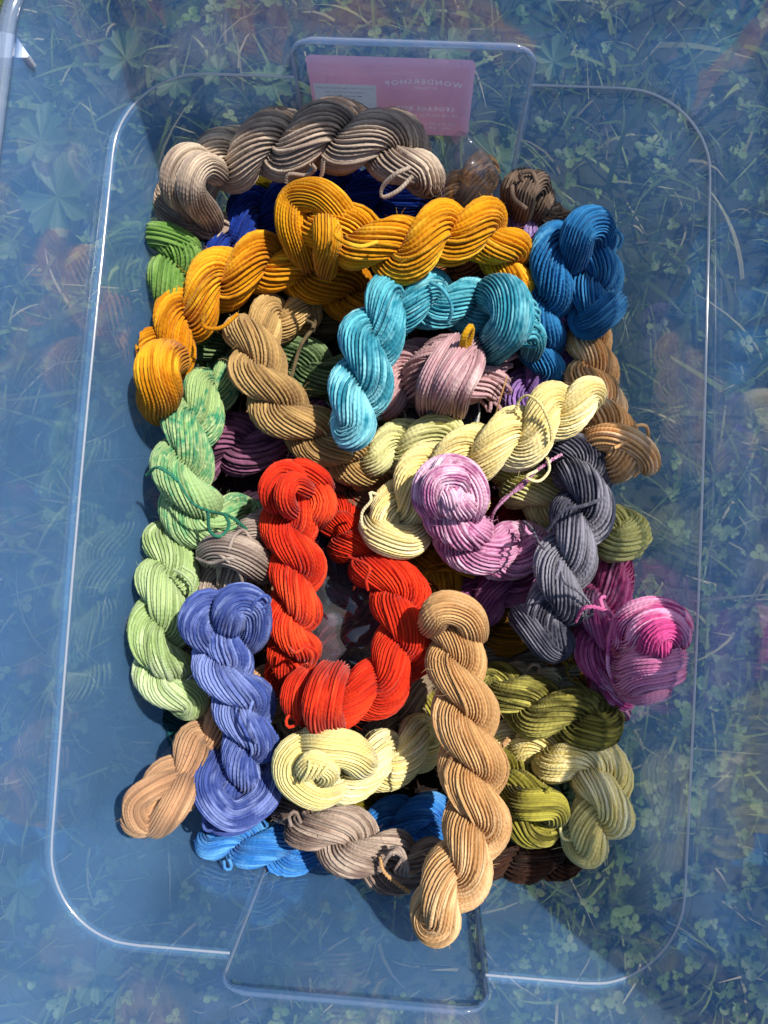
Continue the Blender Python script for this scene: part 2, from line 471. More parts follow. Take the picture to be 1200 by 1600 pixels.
PANEL_TOP, PANEL_HW, PANEL_OFF, LEDGE_OFF = 0.2475, 0.0725, 0.0085, 0.0028
def wall_offset(kind, loc, z):
    off = np.full(len(kind), LEDGE_OFF) * sstep(z, LEDGE_Z - 0.0015, LEDGE_Z + 0.0022)
    # handle panel of the end walls: rounded corners at its top
    dx = np.abs(loc) - (PANEL_HW - 0.014); dz = z - (PANEL_TOP - 0.014)
    d = np.where((dx > 0) & (dz > 0), np.hypot(np.maximum(dx, 0), max(dz, 0)) - 0.014, np.maximum(dx, dz) - 0.014)
    pan = PANEL_OFF * (1 - sstep(d, -0.001, 0.003)) * sstep(z, FLOOR_Z + 0.01, FLOOR_Z + 0.02)
    off = np.where(kind == 1, np.maximum(off, pan), off)
    # the long walls and end walls bow out a little
    bow = np.where(kind == 0, 0.0035 * np.cos(np.pi / 2 * np.clip(loc / (HB - RC), -1, 1)), 0) * sstep(z, 0.05, 0.2)
    return off + bow

box = thing('storage_box', 'clear plastic storage box full of yarn with rounded ledge and pink label', 'storage box', (0, 0, FLOOR_Z))
M_tub = clear_plastic('clear_box_plastic', 0.275, (0.25, 0.55, 1.0), rough=0.05, wear=0.30)  # milky plastic; the blue of scattered skylight is put into its haze colour
M_rim = clear_plastic('box_rim_plastic', 0.34, (0.45, 0.58, 0.80), rough=0.06, f0=0.06)

def build_tub():
    zs = np.unique(np.concatenate([np.linspace(FLOOR_Z + 0.012, RIM_Z, 46), np.linspace(LEDGE_Z - 0.003, LEDGE_Z + 0.0035, 11), np.linspace(PANEL_TOP - 0.016, PANEL_TOP + 0.005, 24)]))
    rows = []
    for shrink, z in ((0.5, FLOOR_Z), (0.10, FLOOR_Z), (0.012, FLOOR_Z), (0.006, FLOOR_Z + 0.0015), (0.002, FLOOR_Z + 0.005)):
        a = HA - TAPER * (LEDGE_Z - z); b = HB - TAPER * (LEDGE_Z - z)
        p, nr, kd, lc = perimeter(a, b, RC - 0.006)
        if shrink > 0.05:
            p = p * (1 - np.array([min(shrink * 0.9 + 0.45, 0.97)] * 2)) if shrink == 0.5 else p * 0.8
        else:
            p = p - nr * shrink
        rows.append(np.c_[p, np.full(len(p), z)])
    for z in zs:
        a = HA - TAPER * (LEDGE_Z - z); b = HB - TAPER * (LEDGE_Z - z)
        p, nr, kd, lc = perimeter(a, b, RC)
        p = p + nr * wall_offset(kd, lc, z)[:, None]
        rows.append(np.c_[p, np.full(len(p), z)])
    rows = np.array(rows)
    # thickness: an outer skin 1.8 mm outside the inner one
    k = rows.shape[1]
    n = rows.shape[0]
    tang = np.roll(rows, -1, 1) - np.roll(rows, 1, 1)
    out = np.stack([tang[..., 1], -tang[..., 0], np.zeros((n, k))], -1)
    out /= np.linalg.norm(out, axis=-1, keepdims=True) + 1e-12
    outer = rows + out * 0.0018
    outer[:5, :, 2] -= 0.0018
    outer[:3] = rows[:3] - [0, 0, 0.0018]
    v = np.concatenate([rows.reshape(-1, 3), outer.reshape(-1, 3), [[0, 0, FLOOR_Z], [0, 0, FLOOR_Z - 0.0018]]])
    i = np.arange(n * k).reshape(n, k)
    qi = np.stack([i[:-1], i[1:], np.roll(i[1:], -1, 1), np.roll(i[:-1], -1, 1)], -1).reshape(-1, 4)
    qo = (qi + n * k)[:, ::-1]
    c0, c1 = 2 * n * k, 2 * n * k + 1
    ev = np.arange(0, k - 1, 2)
    qc = np.stack([np.full(len(ev), c0), i[0, ev], i[0, ev + 1], i[0, (ev + 2) % k]], -1)
    qc2 = np.stack([np.full(len(ev), c1), n * k + i[0, (ev + 2) % k], n * k + i[0, ev + 1], n * k + i[0, ev]], -1)
    mesh_obj('tub', v, np.concatenate([qi, qo, qc, qc2]), M_tub, box)
    # rim: flange that turns out and down
    a = HA + TAPER * (RIM_Z - LEDGE_Z); b = HB + TAPER * (RIM_Z - LEDGE_Z)
    p, nr, kd, lc = perimeter(a, b, RC)
    p = p + nr * wall_offset(kd, lc, RIM_Z)[:, None]
    prof = [(0.0000, -0.001), (0.0010, 0.0022), (0.003, 0.0034), (0.0065, 0.0034), (0.0090, 0.0022), (0.0102, -0.001), (0.0108, -0.013), (0.0090, -0.0132), (0.0083, -0.002), (0.0065, 0.0012), (0.004, 0.0012), (0.0022, 0.0003), (0.0019, -0.001)]
    rr = np.array([np.c_[p + nr * o, np.full(len(p), RIM_Z + dz)] for o, dz in prof])
    m = len(prof)
    i = np.arange(m * k).reshape(m, k)
    j = np.roll(i, -1, 0)
    q = np.stack([i, np.roll(i, -1, 1), np.roll(j, -1, 1), j], -1).reshape(-1, 4)
    mesh_obj('rim', rr.reshape(-1, 3), q, M_rim, box)
build_tub()

def bend_glints():
    # light gathered at the ledge and panel bends, added as pale milky tubes
    M_glint = clear_plastic('bend_glint_plastic', 0.5, (0.86, 0.90, 0.98), rough=0.12, f0=0.2)
    def at(kd, loc, z, sgn):
        off = float(wall_offset(np.array([kd]), np.array([loc]), z)[0])
        if kd == 1:
            return (loc, sgn * (HB - TAPER * (LEDGE_Z - z) + off - 0.0006), z)
        return (sgn * (HA - TAPER * (LEDGE_Z - z) + off - 0.0006), loc, z)
    zl = LEDGE_Z + 0.0004
    hw = PANEL_HW + 0.0012
    sides = []
    for sx in (1, -1):
        pts = []
        a, b = HA - 0.0006, HB - 0.0006
        # end wall, corner, long side, corner, end wall on one half of the box
        for t in np.linspace(hw, a - RC, 12): pts.append((sx * t, b + 0.0018, zl))
        for an in np.radians(np.linspace(80, 10, 12)): pts.append((sx * (a + 0.0018 - RC + RC * math.cos(an)), b + 0.0018 - RC + RC * math.sin(an), zl))
        for t in np.linspace(HB - RC, -HB + RC, 40): pts.append((sx * (HA + 0.0012 + 0.00185 * math.cos(math.pi / 2 * t / (HB - RC))), t, zl))
        for an in np.radians(np.linspace(-10, -80, 12)): pts.append((sx * (a + 0.0018 - RC + RC * math.cos(an)), -b - 0.0018 + RC + RC * math.sin(an), zl))
        for t in np.linspace(a - RC, hw, 12): pts.append((sx * t, -b - 0.0018, zl))
        c, _ = spline(pts, step=0.004)
        v, q, u = tube_mesh(c, 0.0008, 8)
        mesh_obj('ledge_glint', v, q, M_glint, box)
    for sy in (1, -1):
        pts = []
        zt, r = PANEL_TOP + 0.001, 0.014
        def py(z, o=PANEL_OFF - 0.0018): return sy * (HB - TAPER * (LEDGE_Z - z) + o)
        for z in np.linspace(0.05, zt - r, 16): pts.append((-hw, py(z), z))
        for an in np.radians(np.linspace(170, 100, 6)): pts.append((-hw + r + r * math.cos(an), py(zt - r + r * math.sin(an), PANEL_OFF - 0.002), zt - r + r * math.sin(an)))
        for x in np.linspace(-hw + r, hw - r, 10): pts.append((x, py(zt, PANEL_OFF - 0.0015), zt))
        for an in np.radians(np.linspace(80, 10, 6)): pts.append((hw - r + r * math.cos(an), py(zt - r + r * math.sin(an), PANEL_OFF - 0.002), zt - r + r * math.sin(an)))
        for z in np.linspace(zt - r, 0.05, 16): pts.append((hw, py(z), z))
        c, _ = spline(pts, step=0.003)
        v, q, u = tube_mesh(c, 0.0011, 8)
        mesh_obj('panel_glint', v, q, M_glint, box)
bend_glints()

# label on the outside of the far end wall, seen from behind through the plastic
def end_wall_y(z):
    return HB - TAPER * (LEDGE_Z - z) + PANEL_OFF + 0.0018

def on_label(x, y, extra=0.0008):
    """where the line of sight meets the outer face of the end panel"""
    d = RM @ np.array([(x - 600.0) / FPX, -(y - 800.0) / FPX, -1.0])
    lo, hi = 0.2, 1.2
    for _ in range(60):
        t = (lo + hi) / 2
        p = CAM_LOC + t * d
        if p[1] < end_wall_y(p[2]) + extra: lo = t
        else: hi = t
    return p

def build_label():
    c = [on_label(479, 84), on_label(748, 97), on_label(727, 214), on_label(494, 205)]
    x0 = (c[0][0] + c[3][0]) / 2; x1 = (c[1][0] + c[2][0]) / 2
    z1 = (c[0][2] + c[1][2]) / 2; z0 = (c[2][2] + c[3][2]) / 2
    print('label', x0, x1, z0, z1)
    def pt(x, z, e):
        return (x, end_wall_y(z) + e, z)
    r = 0.004
    loop = []
    for (cx, cz, a0) in ((x1 - r, z1 - r, 0), (x0 + r, z1 - r, 90), (x0 + r, z0 + r, 180), (x1 - r, z0 + r, 270)):
        for t in range(0, 91, 18):
            an = math.radians(a0 + t)
            loop.append((cx + r * math.cos(an), cz + r * math.sin(an)))
    m, nt, n, l, bs = new_mat('pink_label_paper')
    bs.inputs['Base Color'].default_value = (*lin((238, 164, 180)), 1); bs.inputs['Roughness'].default_value = 0.6
    tl = n.new('ShaderNodeBsdfTranslucent'); tl.inputs[0].default_value = (*lin((246, 168, 184)), 1)
    mx = n.new('ShaderNodeMixShader'); mx.inputs[0].default_value = 0.7
    l.new(bs.outputs[0], mx.inputs[1]); l.new(tl.outputs[0], mx.inputs[2]); l.new(mx.outputs[0], n['Material Output'].inputs[0])

    def thin_sheet(name, col, f=0.7):
        # paper and print so thin that the daylight behind comes through
        m, nt, n, l, bs = new_mat(name)
        n.remove(bs)
        a = n.new('ShaderNodeBsdfDiffuse'); a.inputs[0].default_value = (*col, 1)
        b = n.new('ShaderNodeBsdfTranslucent'); b.inputs[0].default_value = (*col, 1)
        x = n.new('ShaderNodeMixShader'); x.inputs[0].default_value = f
        l.new(a.outputs[0], x.inputs[1]); l.new(b.outputs[0], x.inputs[2]); l.new(x.outputs[0], n['Material Output'].inputs[0])
        return m
    ink = thin_sheet('white_print', (0.93, 0.86, 0.88), 0.8)
    grey = thin_sheet('grey_print', (0.12, 0.115, 0.12), 0.5)
    paper = thin_sheet('sticker_paper', (0.80, 0.77, 0.77), 0.62)

    def flat_text(body, px, py, h_px, width_px, arch):
        """lettering in the sheet's own plane (x, z), as seen through the box: a fill mesh and its outlines"""
        cu = bpy.data.curves.new('lettering', 'FONT')
        cu.body = body; cu.size = 1.0; cu.align_x = 'CENTER'; cu.align_y = 'CENTER'; cu.resolution_u = 2
        cu.offset = 0.010; cu.space_character = 1.25
        o = bpy.data.objects.new('lettering', cu); COL.objects.link(o)
        bpy.context.view_layer.update()
        dg = bpy.context.evaluated_depsgraph_get()
        me2 = bpy.data.meshes.new_from_object(o.evaluated_get(dg))
        bpy.data.objects.remove(o); bpy.data.curves.remove(cu)
        co = np.array([w.co[:] for w in me2.vertices])
        w_ = co[:, 0].max() - co[:, 0].min(); h_ = co[:, 1].max() - co[:, 1].min()
        c = on_label(px, py)
        sx = width_px * px_size(c) / w_
        sy = h_px / 267.0 * (x1 - x0) / h_ * 1.18
        zz = co[:, 1] * sy + (arch * (1 - (2 * co[:, 0] / w_) ** 2) if arch else 0)
        xz = np.c_[c[0] - co[:, 0] * sx, c[2] + zz]
        # boundary loops of the fill
        cnt = {}
        for p in me2.polygons:
            vs = list(p.vertices)
            for a, b in zip(vs, vs[1:] + vs[:1]):
                cnt.setdefault((min(a, b), max(a, b)), []).append((a, b))
        nxt = {e[0][0]: e[0][1] for e in cnt.values() if len(e) == 1}
        loops = []
        while nxt:
            a, b = nxt.popitem(); lp = [a]
            while b in nxt:
                lp.append(b); b = nxt.pop(b)
            loops.append(xz[lp])
        return me2, xz, loops

    def place(me2, xz, name, mat, e, parent):
        for w, (x, z) in zip(me2.vertices, xz):
            w.co = pt(x, z, e)
        me2.materials.clear(); me2.materials.append(mat)
        me2.name = name
        o = bpy.data.objects.new(name, me2); COL.objects.link(o)
        o.parent = parent
        return o

    texts = [flat_text(*t) for t in (
        ('WONDERSHOP', 662, 134, 9, 122, 0.0028), ('BY TARGET', 665, 139, 3.6, 34, 0),
        ('STORAGE BOX', 664, 171, 8, 92, 0), ('58 QT (52.9 L) CAPACITY', 662, 181, 5.5, 106, 0),
        ('23 3/4 IN L x 16 3/4 IN W', 655, 194, 4.5, 108, 0), ('(60.7 CM L x 42.8 CM W)', 655, 200, 4.5, 96, 0))]
    a0, a1 = on_label(489, 131), on_label(587, 134)
    zt = (a0[2] + a1[2]) / 2; zb = on_label(538, 190)[2]
    hole = [(a0[0], zb), (a1[0], zb), (a1[0], zt), (a0[0], zt)]
    # the label sheet with the print and the sticker let into it
    cu = bpy.data.curves.new('label', 'CURVE'); cu.dimensions = '2D'; cu.fill_mode = 'BOTH'
    for lp in [loop, hole] + [l_ for t in texts for l_ in t[2]]:
        sp = cu.splines.new('POLY'); sp.points.add(len(lp) - 1)
        for p_, (x, z) in zip(sp.points, lp):
            p_.co = (x, z, 0, 1)
        sp.use_cyclic_u = True
    o = bpy.data.objects.new('label', cu); COL.objects.link(o)
    bpy.context.view_layer.update()
    me = bpy.data.meshes.new_from_object(o.evaluated_get(bpy.context.evaluated_depsgraph_get()))
    bpy.data.objects.remove(o); bpy.data.curves.remove(cu)
    lab = place(me, [(w.co[0], w.co[1]) for w in me.vertices], 'label', m, 0.0012, box)
    lab.matrix_parent_inverse = Matrix.Translation(-Vector(box.location))
    tag(lab, 'pink paper label, its print showing mirrored through the plastic')
    for me2, xz, _ in texts:
        place(me2, xz, 'lettering', ink, 0.0012, lab)
    me3 = bpy.data.meshes.new('sticker')
    me3.from_pydata([pt(x, z, 0.0012) for x, z in hole], [], [(0, 1, 2, 3)])
    me3.materials.append(paper)
    st = bpy.data.objects.new('sticker', me3); COL.objects.link(st); st.parent = lab
    tag(st, 'white paper sticker with small grey print')
    for t in (('STYLE NO. 0103 Clear Holiday Box 58QT', 538, 138, 4, 92, 0), ('Distributed by Target Corp', 538, 144, 4, 62, 0), ('Minneapolis, MN 55403', 538, 150, 4, 54, 0), ('Made in USA', 538, 156, 4, 32, 0)):
        me2, xz, _ = flat_text(*t)
        place(me2, xz, 'lettering', grey, 0.0008, lab)
build_label()

def rim_highlight():
    # highlight on the rim's far left corner, shaped as an added pale block
    c = P(12, 76, RIM_Z - 0.01)
    s = 0.0155
    prof = [(-s * 0.3, -0.007), (s * 0.35, -0.005), (s * 0.9, 0.006), (s * 0.85, 0.007), (-s * 0.3, 0.008)]
    v = [(c[0] + x, c[1] - y, c[2] + z) for z in (-0.004, 0.004) for x, y in prof]
    k = len(prof)
    me = bpy.data.meshes.new('rim_corner_highlight')
    me.from_pydata(v, [], [tuple(range(k)), tuple(range(2 * k - 1, k - 1, -1))] + [(i, (i + 1) % k, (i + 1) % k + k, i + k) for i in range(k)])
    me.materials.append(plain_mat('highlight_white', (0.72, 0.76, 0.84), 0.35))
    o = bpy.data.objects.new('rim_corner_highlight', me); COL.objects.link(o); o.parent = box
    o.matrix_parent_inverse = Matrix.Translation(-Vector(box.location))
rim_highlight()

# ------------------------------------------------------------------ yarn
STRAND_PROFILE = np.array([-1.15, 0.30, 0.97, 0.97, 0.30])
STRAND_POS = np.array([0.0, 0.19, 0.40, 0.60, 0.81])

def inside(v):
    """yarn is pressed flat where it meets the tub wall"""
    z = v[:, 2]
    g = TAPER * (LEDGE_Z - z) - np.where(z > LEDGE_Z, LEDGE_OFF, 0) + 0.0012
    a, b = HA - g, HB - g
    b = np.where(np.abs(v[:, 0]) < PANEL_HW - 0.003, HB - TAPER * (LEDGE_Z - z) + PANEL_OFF - 0.0012, b)
    v[:, 0] = np.clip(v[:, 0], -a, a); v[:, 1] = np.clip(v[:, 1], -b, b)
    cx, cy = a - RC, (HB - g) - RC
    dx, dy = np.abs(v[:, 0]) - cx, np.abs(v[:, 1]) - cy
    d = np.hypot(dx, dy)
    m = (dx > 0) & (dy > 0) & (d > RC)
    f = np.where(m, RC / np.maximum(d, 1e-9), 1.0)
    v[m, 0] = (np.sign(v[:, 0]) * (cx + dx * f))[m]; v[m, 1] = (np.sign(v[:, 1]) * (cy + dy * f))[m]
    return v

def bundle(center, radius, ns, rng, twist=0.0, frame=None, flat=1.0, bump=0.85, wob=1.0, close=False, sink=0.0):
    """ns strands laid side by side round a centre line: (verts, quads, uv). radius: per point. frame: optional (N, B)"""
    k = len(center)
    if frame is None:
        T, N, B = frames(center)
    else:
        N, B = frame
    s = np.concatenate([[0], np.cumsum(np.linalg.norm(np.diff(center, axis=0), axis=1))])
    j = np.arange(ns)
    m = len(STRAND_PROFILE)
    # slow sideways wander of neighbouring strands and height differences strand by strand
    ang = 2 * np.pi * (j[:, None] + STRAND_POS[None, :]) / ns           # ns, m
    A = ang[None] + (twist * s / max(s[-1], 1e-9))[:, None, None]
    for f in (1, 2, 3):
        A = A + wob * rng.uniform(0.02, 0.07) / f * np.sin(f * ang[None] + rng.uniform(0, 6.28) + (s * rng.uniform(20, 55))[:, None, None])
    jit = np.zeros((k, ns))
    for f in range(3):
        jit += 0.24 / (1 + f) * np.sin(s[:, None] * rng.uniform(18, 70, ns)[None] + rng.uniform(0, 6.28, ns)[None])
    jit = (jit + np.roll(jit, 1, 1)) * 0.45
    A = A + wob * jit[:, :, None] * 2 * np.pi / ns
    hgt = np.zeros((k, ns))
    for f in range(3):
        hgt += rng.uniform(0.2, 0.5, ns)[None] * np.sin(s[:, None] * rng.uniform(25, 110, ns)[None] + rng.uniform(0, 6.28, ns)[None])
    sw = 2 * np.pi * np.mean(radius) / ns                                     # strand width
    lump = np.zeros((k, 1, 1))
    for f in range(3):
        lump = lump + 0.025 * np.sin(s * rng.uniform(30, 90) + rng.uniform(0, 6.28))[:, None, None]
    r = radius[:, None, None] * (1 + lump) + sw * bump * 0.72 * (STRAND_PROFILE[None, None] - 0.6) + (hgt * sw * 0.15 * wob)[:, :, None]
    if flat != 1.0:
        r = r * (1 - (1 - flat) * np.cos(A) ** 2)
    V = center[:, None, None] + r[..., None] * (np.cos(A)[..., None] * N[:, None, None] + np.sin(A)[..., None] * B[:, None, None])
    nr = ns * m
    v = inside(V.reshape(-1, 3))
    i = np.arange(k * nr).reshape(k, nr)
    q = np.stack([i[:-1], np.roll(i[:-1], -1, 1), np.roll(i[1:], -1, 1), i[1:]], -1).reshape(-1, 4)
    vv = (np.arange(ns)[:, None] + STRAND_POS[None]).ravel(); dv = np.tile(np.diff(np.append(STRAND_POS, 1.0)), ns) * 0.999
    u0 = np.repeat(s[:-1], nr); u1 = np.repeat(s[1:], nr)
    c0 = np.tile(vv, k - 1); c1 = c0 + np.tile(dv, k - 1)
    uv = np.stack([np.stack([u0, c0], -1), np.stack([u0, c1], -1), np.stack([u1, c1], -1), np.stack([u1, c0], -1)], 1).reshape(-1, 2)
    return v, q, uv

def strand_tubes(paths, rad, sides=6):
    V, Q, U = [], [], []
    off = 0
    for i, p in enumerate(paths):
        v, q, u = tube_mesh(p, rad, sides, i * 0.37)
        u[:, 1] += i
        V.append(inside(v)); Q.append(q + off); U.append(u); off += len(v)
    return np.concatenate(V), np.concatenate(Q), np.concatenate(U)

def skein(pts, mat, label, strand=5.2, turns=None, phase=0.0, ends=('fold', 'fold'), name='yarn_skein', group='twisted yarn skeins in the box',
          extra=None, seed=1, fat=1.0, res=1.0, cat='yarn skein', pitch=1.62, inner=3.0, fuzz=4.5):
    """pts: (x, y, z, full width in photo pixels). A hank folded on itself: two plies that twist round each other and turn at both ends."""
    rng = np.random.default_rng(seed)
    ctrl = []
    for x, y, z, w in pts:
        p = P(x, y, z)
        ctrl.append([*p, w * 0.5 * px_size(p) * fat])
    step = 0.0027 / res
    path, L = spline(ctrl, step=step)
    c, Rs = path[:, :3], path[:, 3]
    k = len(c)
    T, N, B = frames(c)
    s = np.linspace(0, L, k)
    # advance the twist by the local width
    dphi = 2 * np.pi / (pitch * 2 * Rs) * (L / (k - 1))
    phi = np.concatenate([[0], np.cumsum(dphi[:-1])])
    if turns is not None:
        phi = phi / phi[-1] * turns * 2 * np.pi
    phi = -phi + phase                                            # all hanks here are twisted the same way
    Rc = Rs * 0.49
    d = np.cos(phi)[:, None] * N + np.sin(phi)[:, None] * B
    A = c + Rc[:, None] * d
    Bp = c - Rc[:, None] * d
    # turns at the ends
    nc = max(6, int(9 * res))
    a = np.linspace(0, np.pi, 2 * nc + 1)[1:-1]
    ext = 1.0
    cap1 = c[-1] + Rc[-1] * (np.cos(a)[:, None] * d[-1] + ext * np.sin(a)[:, None] * T[-1])
    cap0 = c[0] + Rc[0] * (-np.cos(a)[:, None] * d[0] - ext * np.sin(a)[:, None] * T[0])
    h = len(a) // 2
    closed = np.concatenate([cap0[h:], A, cap1, Bp[::-1], cap0[:h + 1]])
    rad = np.concatenate([np.full(len(cap0) - h, Rs[0]), Rs, np.full(len(cap1), Rs[-1]), Rs[::-1], np.full(h + 1, Rs[0])]) * 0.535
    # smooth the junctions
    for _ in range(2):
        closed[1:-1] = 0.25 * closed[:-2] + 0.5 * closed[1:-1] + 0.25 * closed[2:]
    Tt, Nn, Bb = frames(closed)
    Tt[0] = Tt[-1] = (Tt[0] + Tt[-1]) / np.linalg.norm(Tt[0] + Tt[-1])
    mism = math.atan2(float(Nn[0] @ Bb[-1]), float(Nn[0] @ Nn[-1]))
    m_ = len(closed)
    sl = np.concatenate([[0], np.cumsum(np.linalg.norm(np.diff(closed, axis=0), axis=1))])
    tot = inner * sl[-1] / (2 * np.mean(Rs)) 
    tot = round((tot - mism) / (2 * np.pi)) * 2 * np.pi + mism
    tw = tot * sl / sl[-1]
    N2 = np.cos(tw)[:, None] * Nn + np.sin(tw)[:, None] * Bb
    B2 = -np.sin(tw)[:, None] * Nn + np.cos(tw)[:, None] * Bb
    sw = strand * 1.09 * px_size(c[k // 2])
    ns = int(np.clip(round(2 * np.pi * np.mean(rad) * math.cos(math.atan(inner * 0.5 * 0.53)) / sw), 12, 46))
    root = thing(name, label, cat, Vector(c[k // 2]) - Vector((0, 0, float(Rs[k // 2]))), group)
    v, q, uv = bundle(closed, rad, ns, rng, frame=(N2, B2), wob=1.0)
    nr = ns * len(STRAND_PROFILE)
    half = (m_ - 1) // 2
    for lo, hi in ((0, half), (half, m_ - 1)):
        qs = q[lo * nr:hi * nr] - lo * nr
        mesh_obj('ply', v[lo * nr:(hi + 1) * nr], qs, mat, root, uv=uv[lo * nr * 4:hi * nr * 4])
    paths = []
    for w in range(12):
        i0 = rng.integers(4, m_ - 40); ln = int(rng.integers(22, 60)); i1 = min(i0 + ln, m_ - 3)
        tt = np.linspace(0, 1, i1 - i0)
        aa = rng.uniform(0, 6.28) + rng.uniform(-1.6, 1.6) * tt
        hh = rad[i0:i1] + sw * 0.75 * np.sin(np.pi * tt) ** 0.5 - sw * 0.35
        paths.append(closed[i0:i1] + hh[:, None] * (np.cos(aa)[:, None] * N2[i0:i1] + np.sin(aa)[:, None] * B2[i0:i1]))
    xv, xq, xu = strand_tubes(paths, sw * 0.46, 5)
    mesh_obj('stray_strands', xv, xq, mat, root, uv=xu)
    if fuzz:
        nf = int(fuzz * m_)
        ii = rng.integers(2, m_ - 2, nf); aa = rng.uniform(0, 6.28, nf)
        rd = np.cos(aa)[:, None] * N2[ii] + np.sin(aa)[:, None] * B2[ii]
        keep = rd[:, 2] > -0.35
        ii, rd = ii[keep], rd[keep]; nf = len(ii)
        b0 = closed[ii] + rd * (rad[ii] - sw * 0.1)[:, None]
        tg = Tt[ii] * rng.choice([-1, 1], nf)[:, None] + 0.5 * rng.normal(0, 1, (nf, 3))
        tg /= np.linalg.norm(tg, axis=1, keepdims=True)
        ln = rng.uniform(0.003, 0.0075, nf)[:, None]
        lift = rng.uniform(0.08, 0.45, nf)[:, None]
        p1 = b0 + ln * 0.5 * (tg + rd * lift * 1.4); p2 = b0 + ln * (tg + rd * lift)+ 0.15 * ln * rng.normal(0, 1, (nf, 3))
        wv = np.cross(tg, rd); wv /= np.linalg.norm(wv, axis=1, keepdims=True) + 1e-9
        fw = 0.00011
        fv = np.stack([b0 + wv * fw, b0 - wv * fw, p1 + wv * fw, p1 - wv * fw, p2 + wv * fw * .5, p2 - wv * fw * .5], 1).reshape(-1, 3)
        fq = (np.array([[0, 1, 3, 2], [2, 3, 5, 4]])[None] + (np.arange(nf) * 6)[:, None, None]).reshape(-1, 4)
        fu = np.repeat(np.stack([ln[:, 0] * 40, np.arange(nf) % 30 + .5], -1), 8, 0)
        tag(mesh_obj('fuzz', fv, fq, mat, root, uv=fu), kind='stuff')
    # tucked ends: the hank's own loop pulled over the end
    up = np.array([0, 0, 1.0])
    for e, kind in enumerate(ends):
        if kind == 'fold':
            continue
        i = 0 if e == 0 else -1
        t = -T[0] if e == 0 else T[-1]
        R = float(Rs[i])
        side = np.cross(up, t); side /= np.linalg.norm(side)
        upv = np.cross(t, side)
        o = c[i] + t * R * 0.15
        if 'knot' in kind:
            skew = rng.choice([-1, 1]) * rng.uniform(0.45, 0.75)
            if 'L' in kind: skew = 0.7
            if 'R' in kind: skew = -0.7
            th = np.radians(np.linspace(-35, 215, 26))
            kp = o + R * (0.80 * np.cos(th)[:, None] * side + (0.78 * np.sin(th)[:, None]) * upv + (skew * np.cos(th))[:, None] * t)
            kr = R * 0.44 * np.sqrt(np.clip(np.sin((th - th[0]) / (th[-1] - th[0]) * np.pi) * 3, 0.004, 1)) * (0.75 + 0.35 * np.sin(np.clip((th + 0.6) / 4.36 * np.pi, 0, np.pi)))
            kv, kq, ku = bundle(kp, kr, max(12, int(ns * 0.85)), rng, twist=rng.uniform(-0.6, 0.6), flat=0.9)
            mesh_obj('tucked_loop', kv, kq, mat, root, uv=ku)
        if 'tail' in kind:
            paths = []
            nl = 13
            for w in range(nl):
                f = (w / (nl - 1) - 0.5)
                ln = R * rng.uniform(0.45, 0.95)
                b0 = o + side * f * R * 1.1 + upv * R * rng.uniform(-0.3, 0.55)
                dirv = t * ln + side * f * R * 1.2 + upv * R * rng.uniform(-0.25, 0.2)
                off = side * R * rng.uniform(0.10, 0.22) + upv * R * rng.uniform(-0.2, 0.25)
                pp, _ = spline([b0 - t * R * 0.5, b0 + dirv * 0.55, b0 + dirv * 0.97 + off * 0.2, b0 + dirv * 0.97 + off * 0.8, b0 + dirv * 0.5 + off * 1.2, b0 - t * R * 0.5 + off], n=22)
                paths.append(pp)
            tv, tq, tu = strand_tubes(paths, sw * 0.48)
            mesh_obj('loop_tail', tv, tq, mat, root, uv=tu)
    if extra:
        extra(root, mat, sw, rng)
    return root

def loose(root, mat, sw, pts, name='loose_strand', rad=0.5, double=False):
    """single yarn lying where the photograph shows it: pts (x, y, z)"""
    c, _ = spline([P(*p) for p in pts], step=0.0022)
    r = sw * rad
    if double:
        T, N, B = frames(c)
        s = np.concatenate([[0], np.cumsum(np.linalg.norm(np.diff(c, axis=0), axis=1))])
        a = s / 0.0045 * 2 * np.pi
        o = (np.cos(a)[:, None] * N + np.sin(a)[:, None] * B) * r * 0.62
        v, q, u = strand_tubes([c + o, c - o], r * 0.72)
    else:
        v, q, u = strand_tubes([c], r)
    return mesh_obj(name, v, q, mat, root, uv=u)

def ties(*lst):
    def f(root, mat, sw, rng):
        for pts in lst:
            kw = {}
            if isinstance(pts, tuple):
                pts, kw = pts
            m = kw.pop('mat', mat)
            loose(root, m, sw, pts, **kw)
    return f

def belly(root, mat, pts, w, ns=22, seed=0, name='tucked_loop', taper=0.5, flat=1.0):
    """an extra bundle of strands laid through pts (x, y, z), w wide in pixels"""
    rng = np.random.default_rng(seed)
    c, L = spline([P(*p) for p in pts], step=0.0024)
    R = w * 0.5 * px_size(c[len(c) // 2])
    t = np.linspace(0, 1, len(c))
    taper = 0.5 + 0.5 * taper
    r = R * (taper + (1 - taper) * np.sin(np.pi * t) ** 0.6)
    e = np.clip(np.minimum(t, 1 - t) * L / (R * 0.45), 0, 1)
    r = r * np.sqrt(np.clip(1 - (1 - e) ** 2, 0.004, 1))
    c = c - np.array([0, 0, 1.0]) * (0.021 * (1 - np.clip(np.minimum(t, 1 - t) * L / (R * 1.7), 0, 1)) ** 1.7)[:, None]
    ns = int(np.clip(round(np.pi * w / 5.6), 9, 44))
    v, q, u = bundle(c, r, ns, rng, twist=rng.choice([-1, 1]) * rng.uniform(0.6, 1.5), flat=flat, bump=1.0)
    return mesh_obj(name, v, q, mat, root, uv=u)

L0, L1, L2, L3, L4 = 0.045, 0.08, 0.115, 0.150, 0.185
Y = {}
def ym(key, *stops, **kw):
    Y[key] = yarn_mat('yarn_' + key, stops, seed=float(len(Y) + 1), **kw)
    return Y[key]

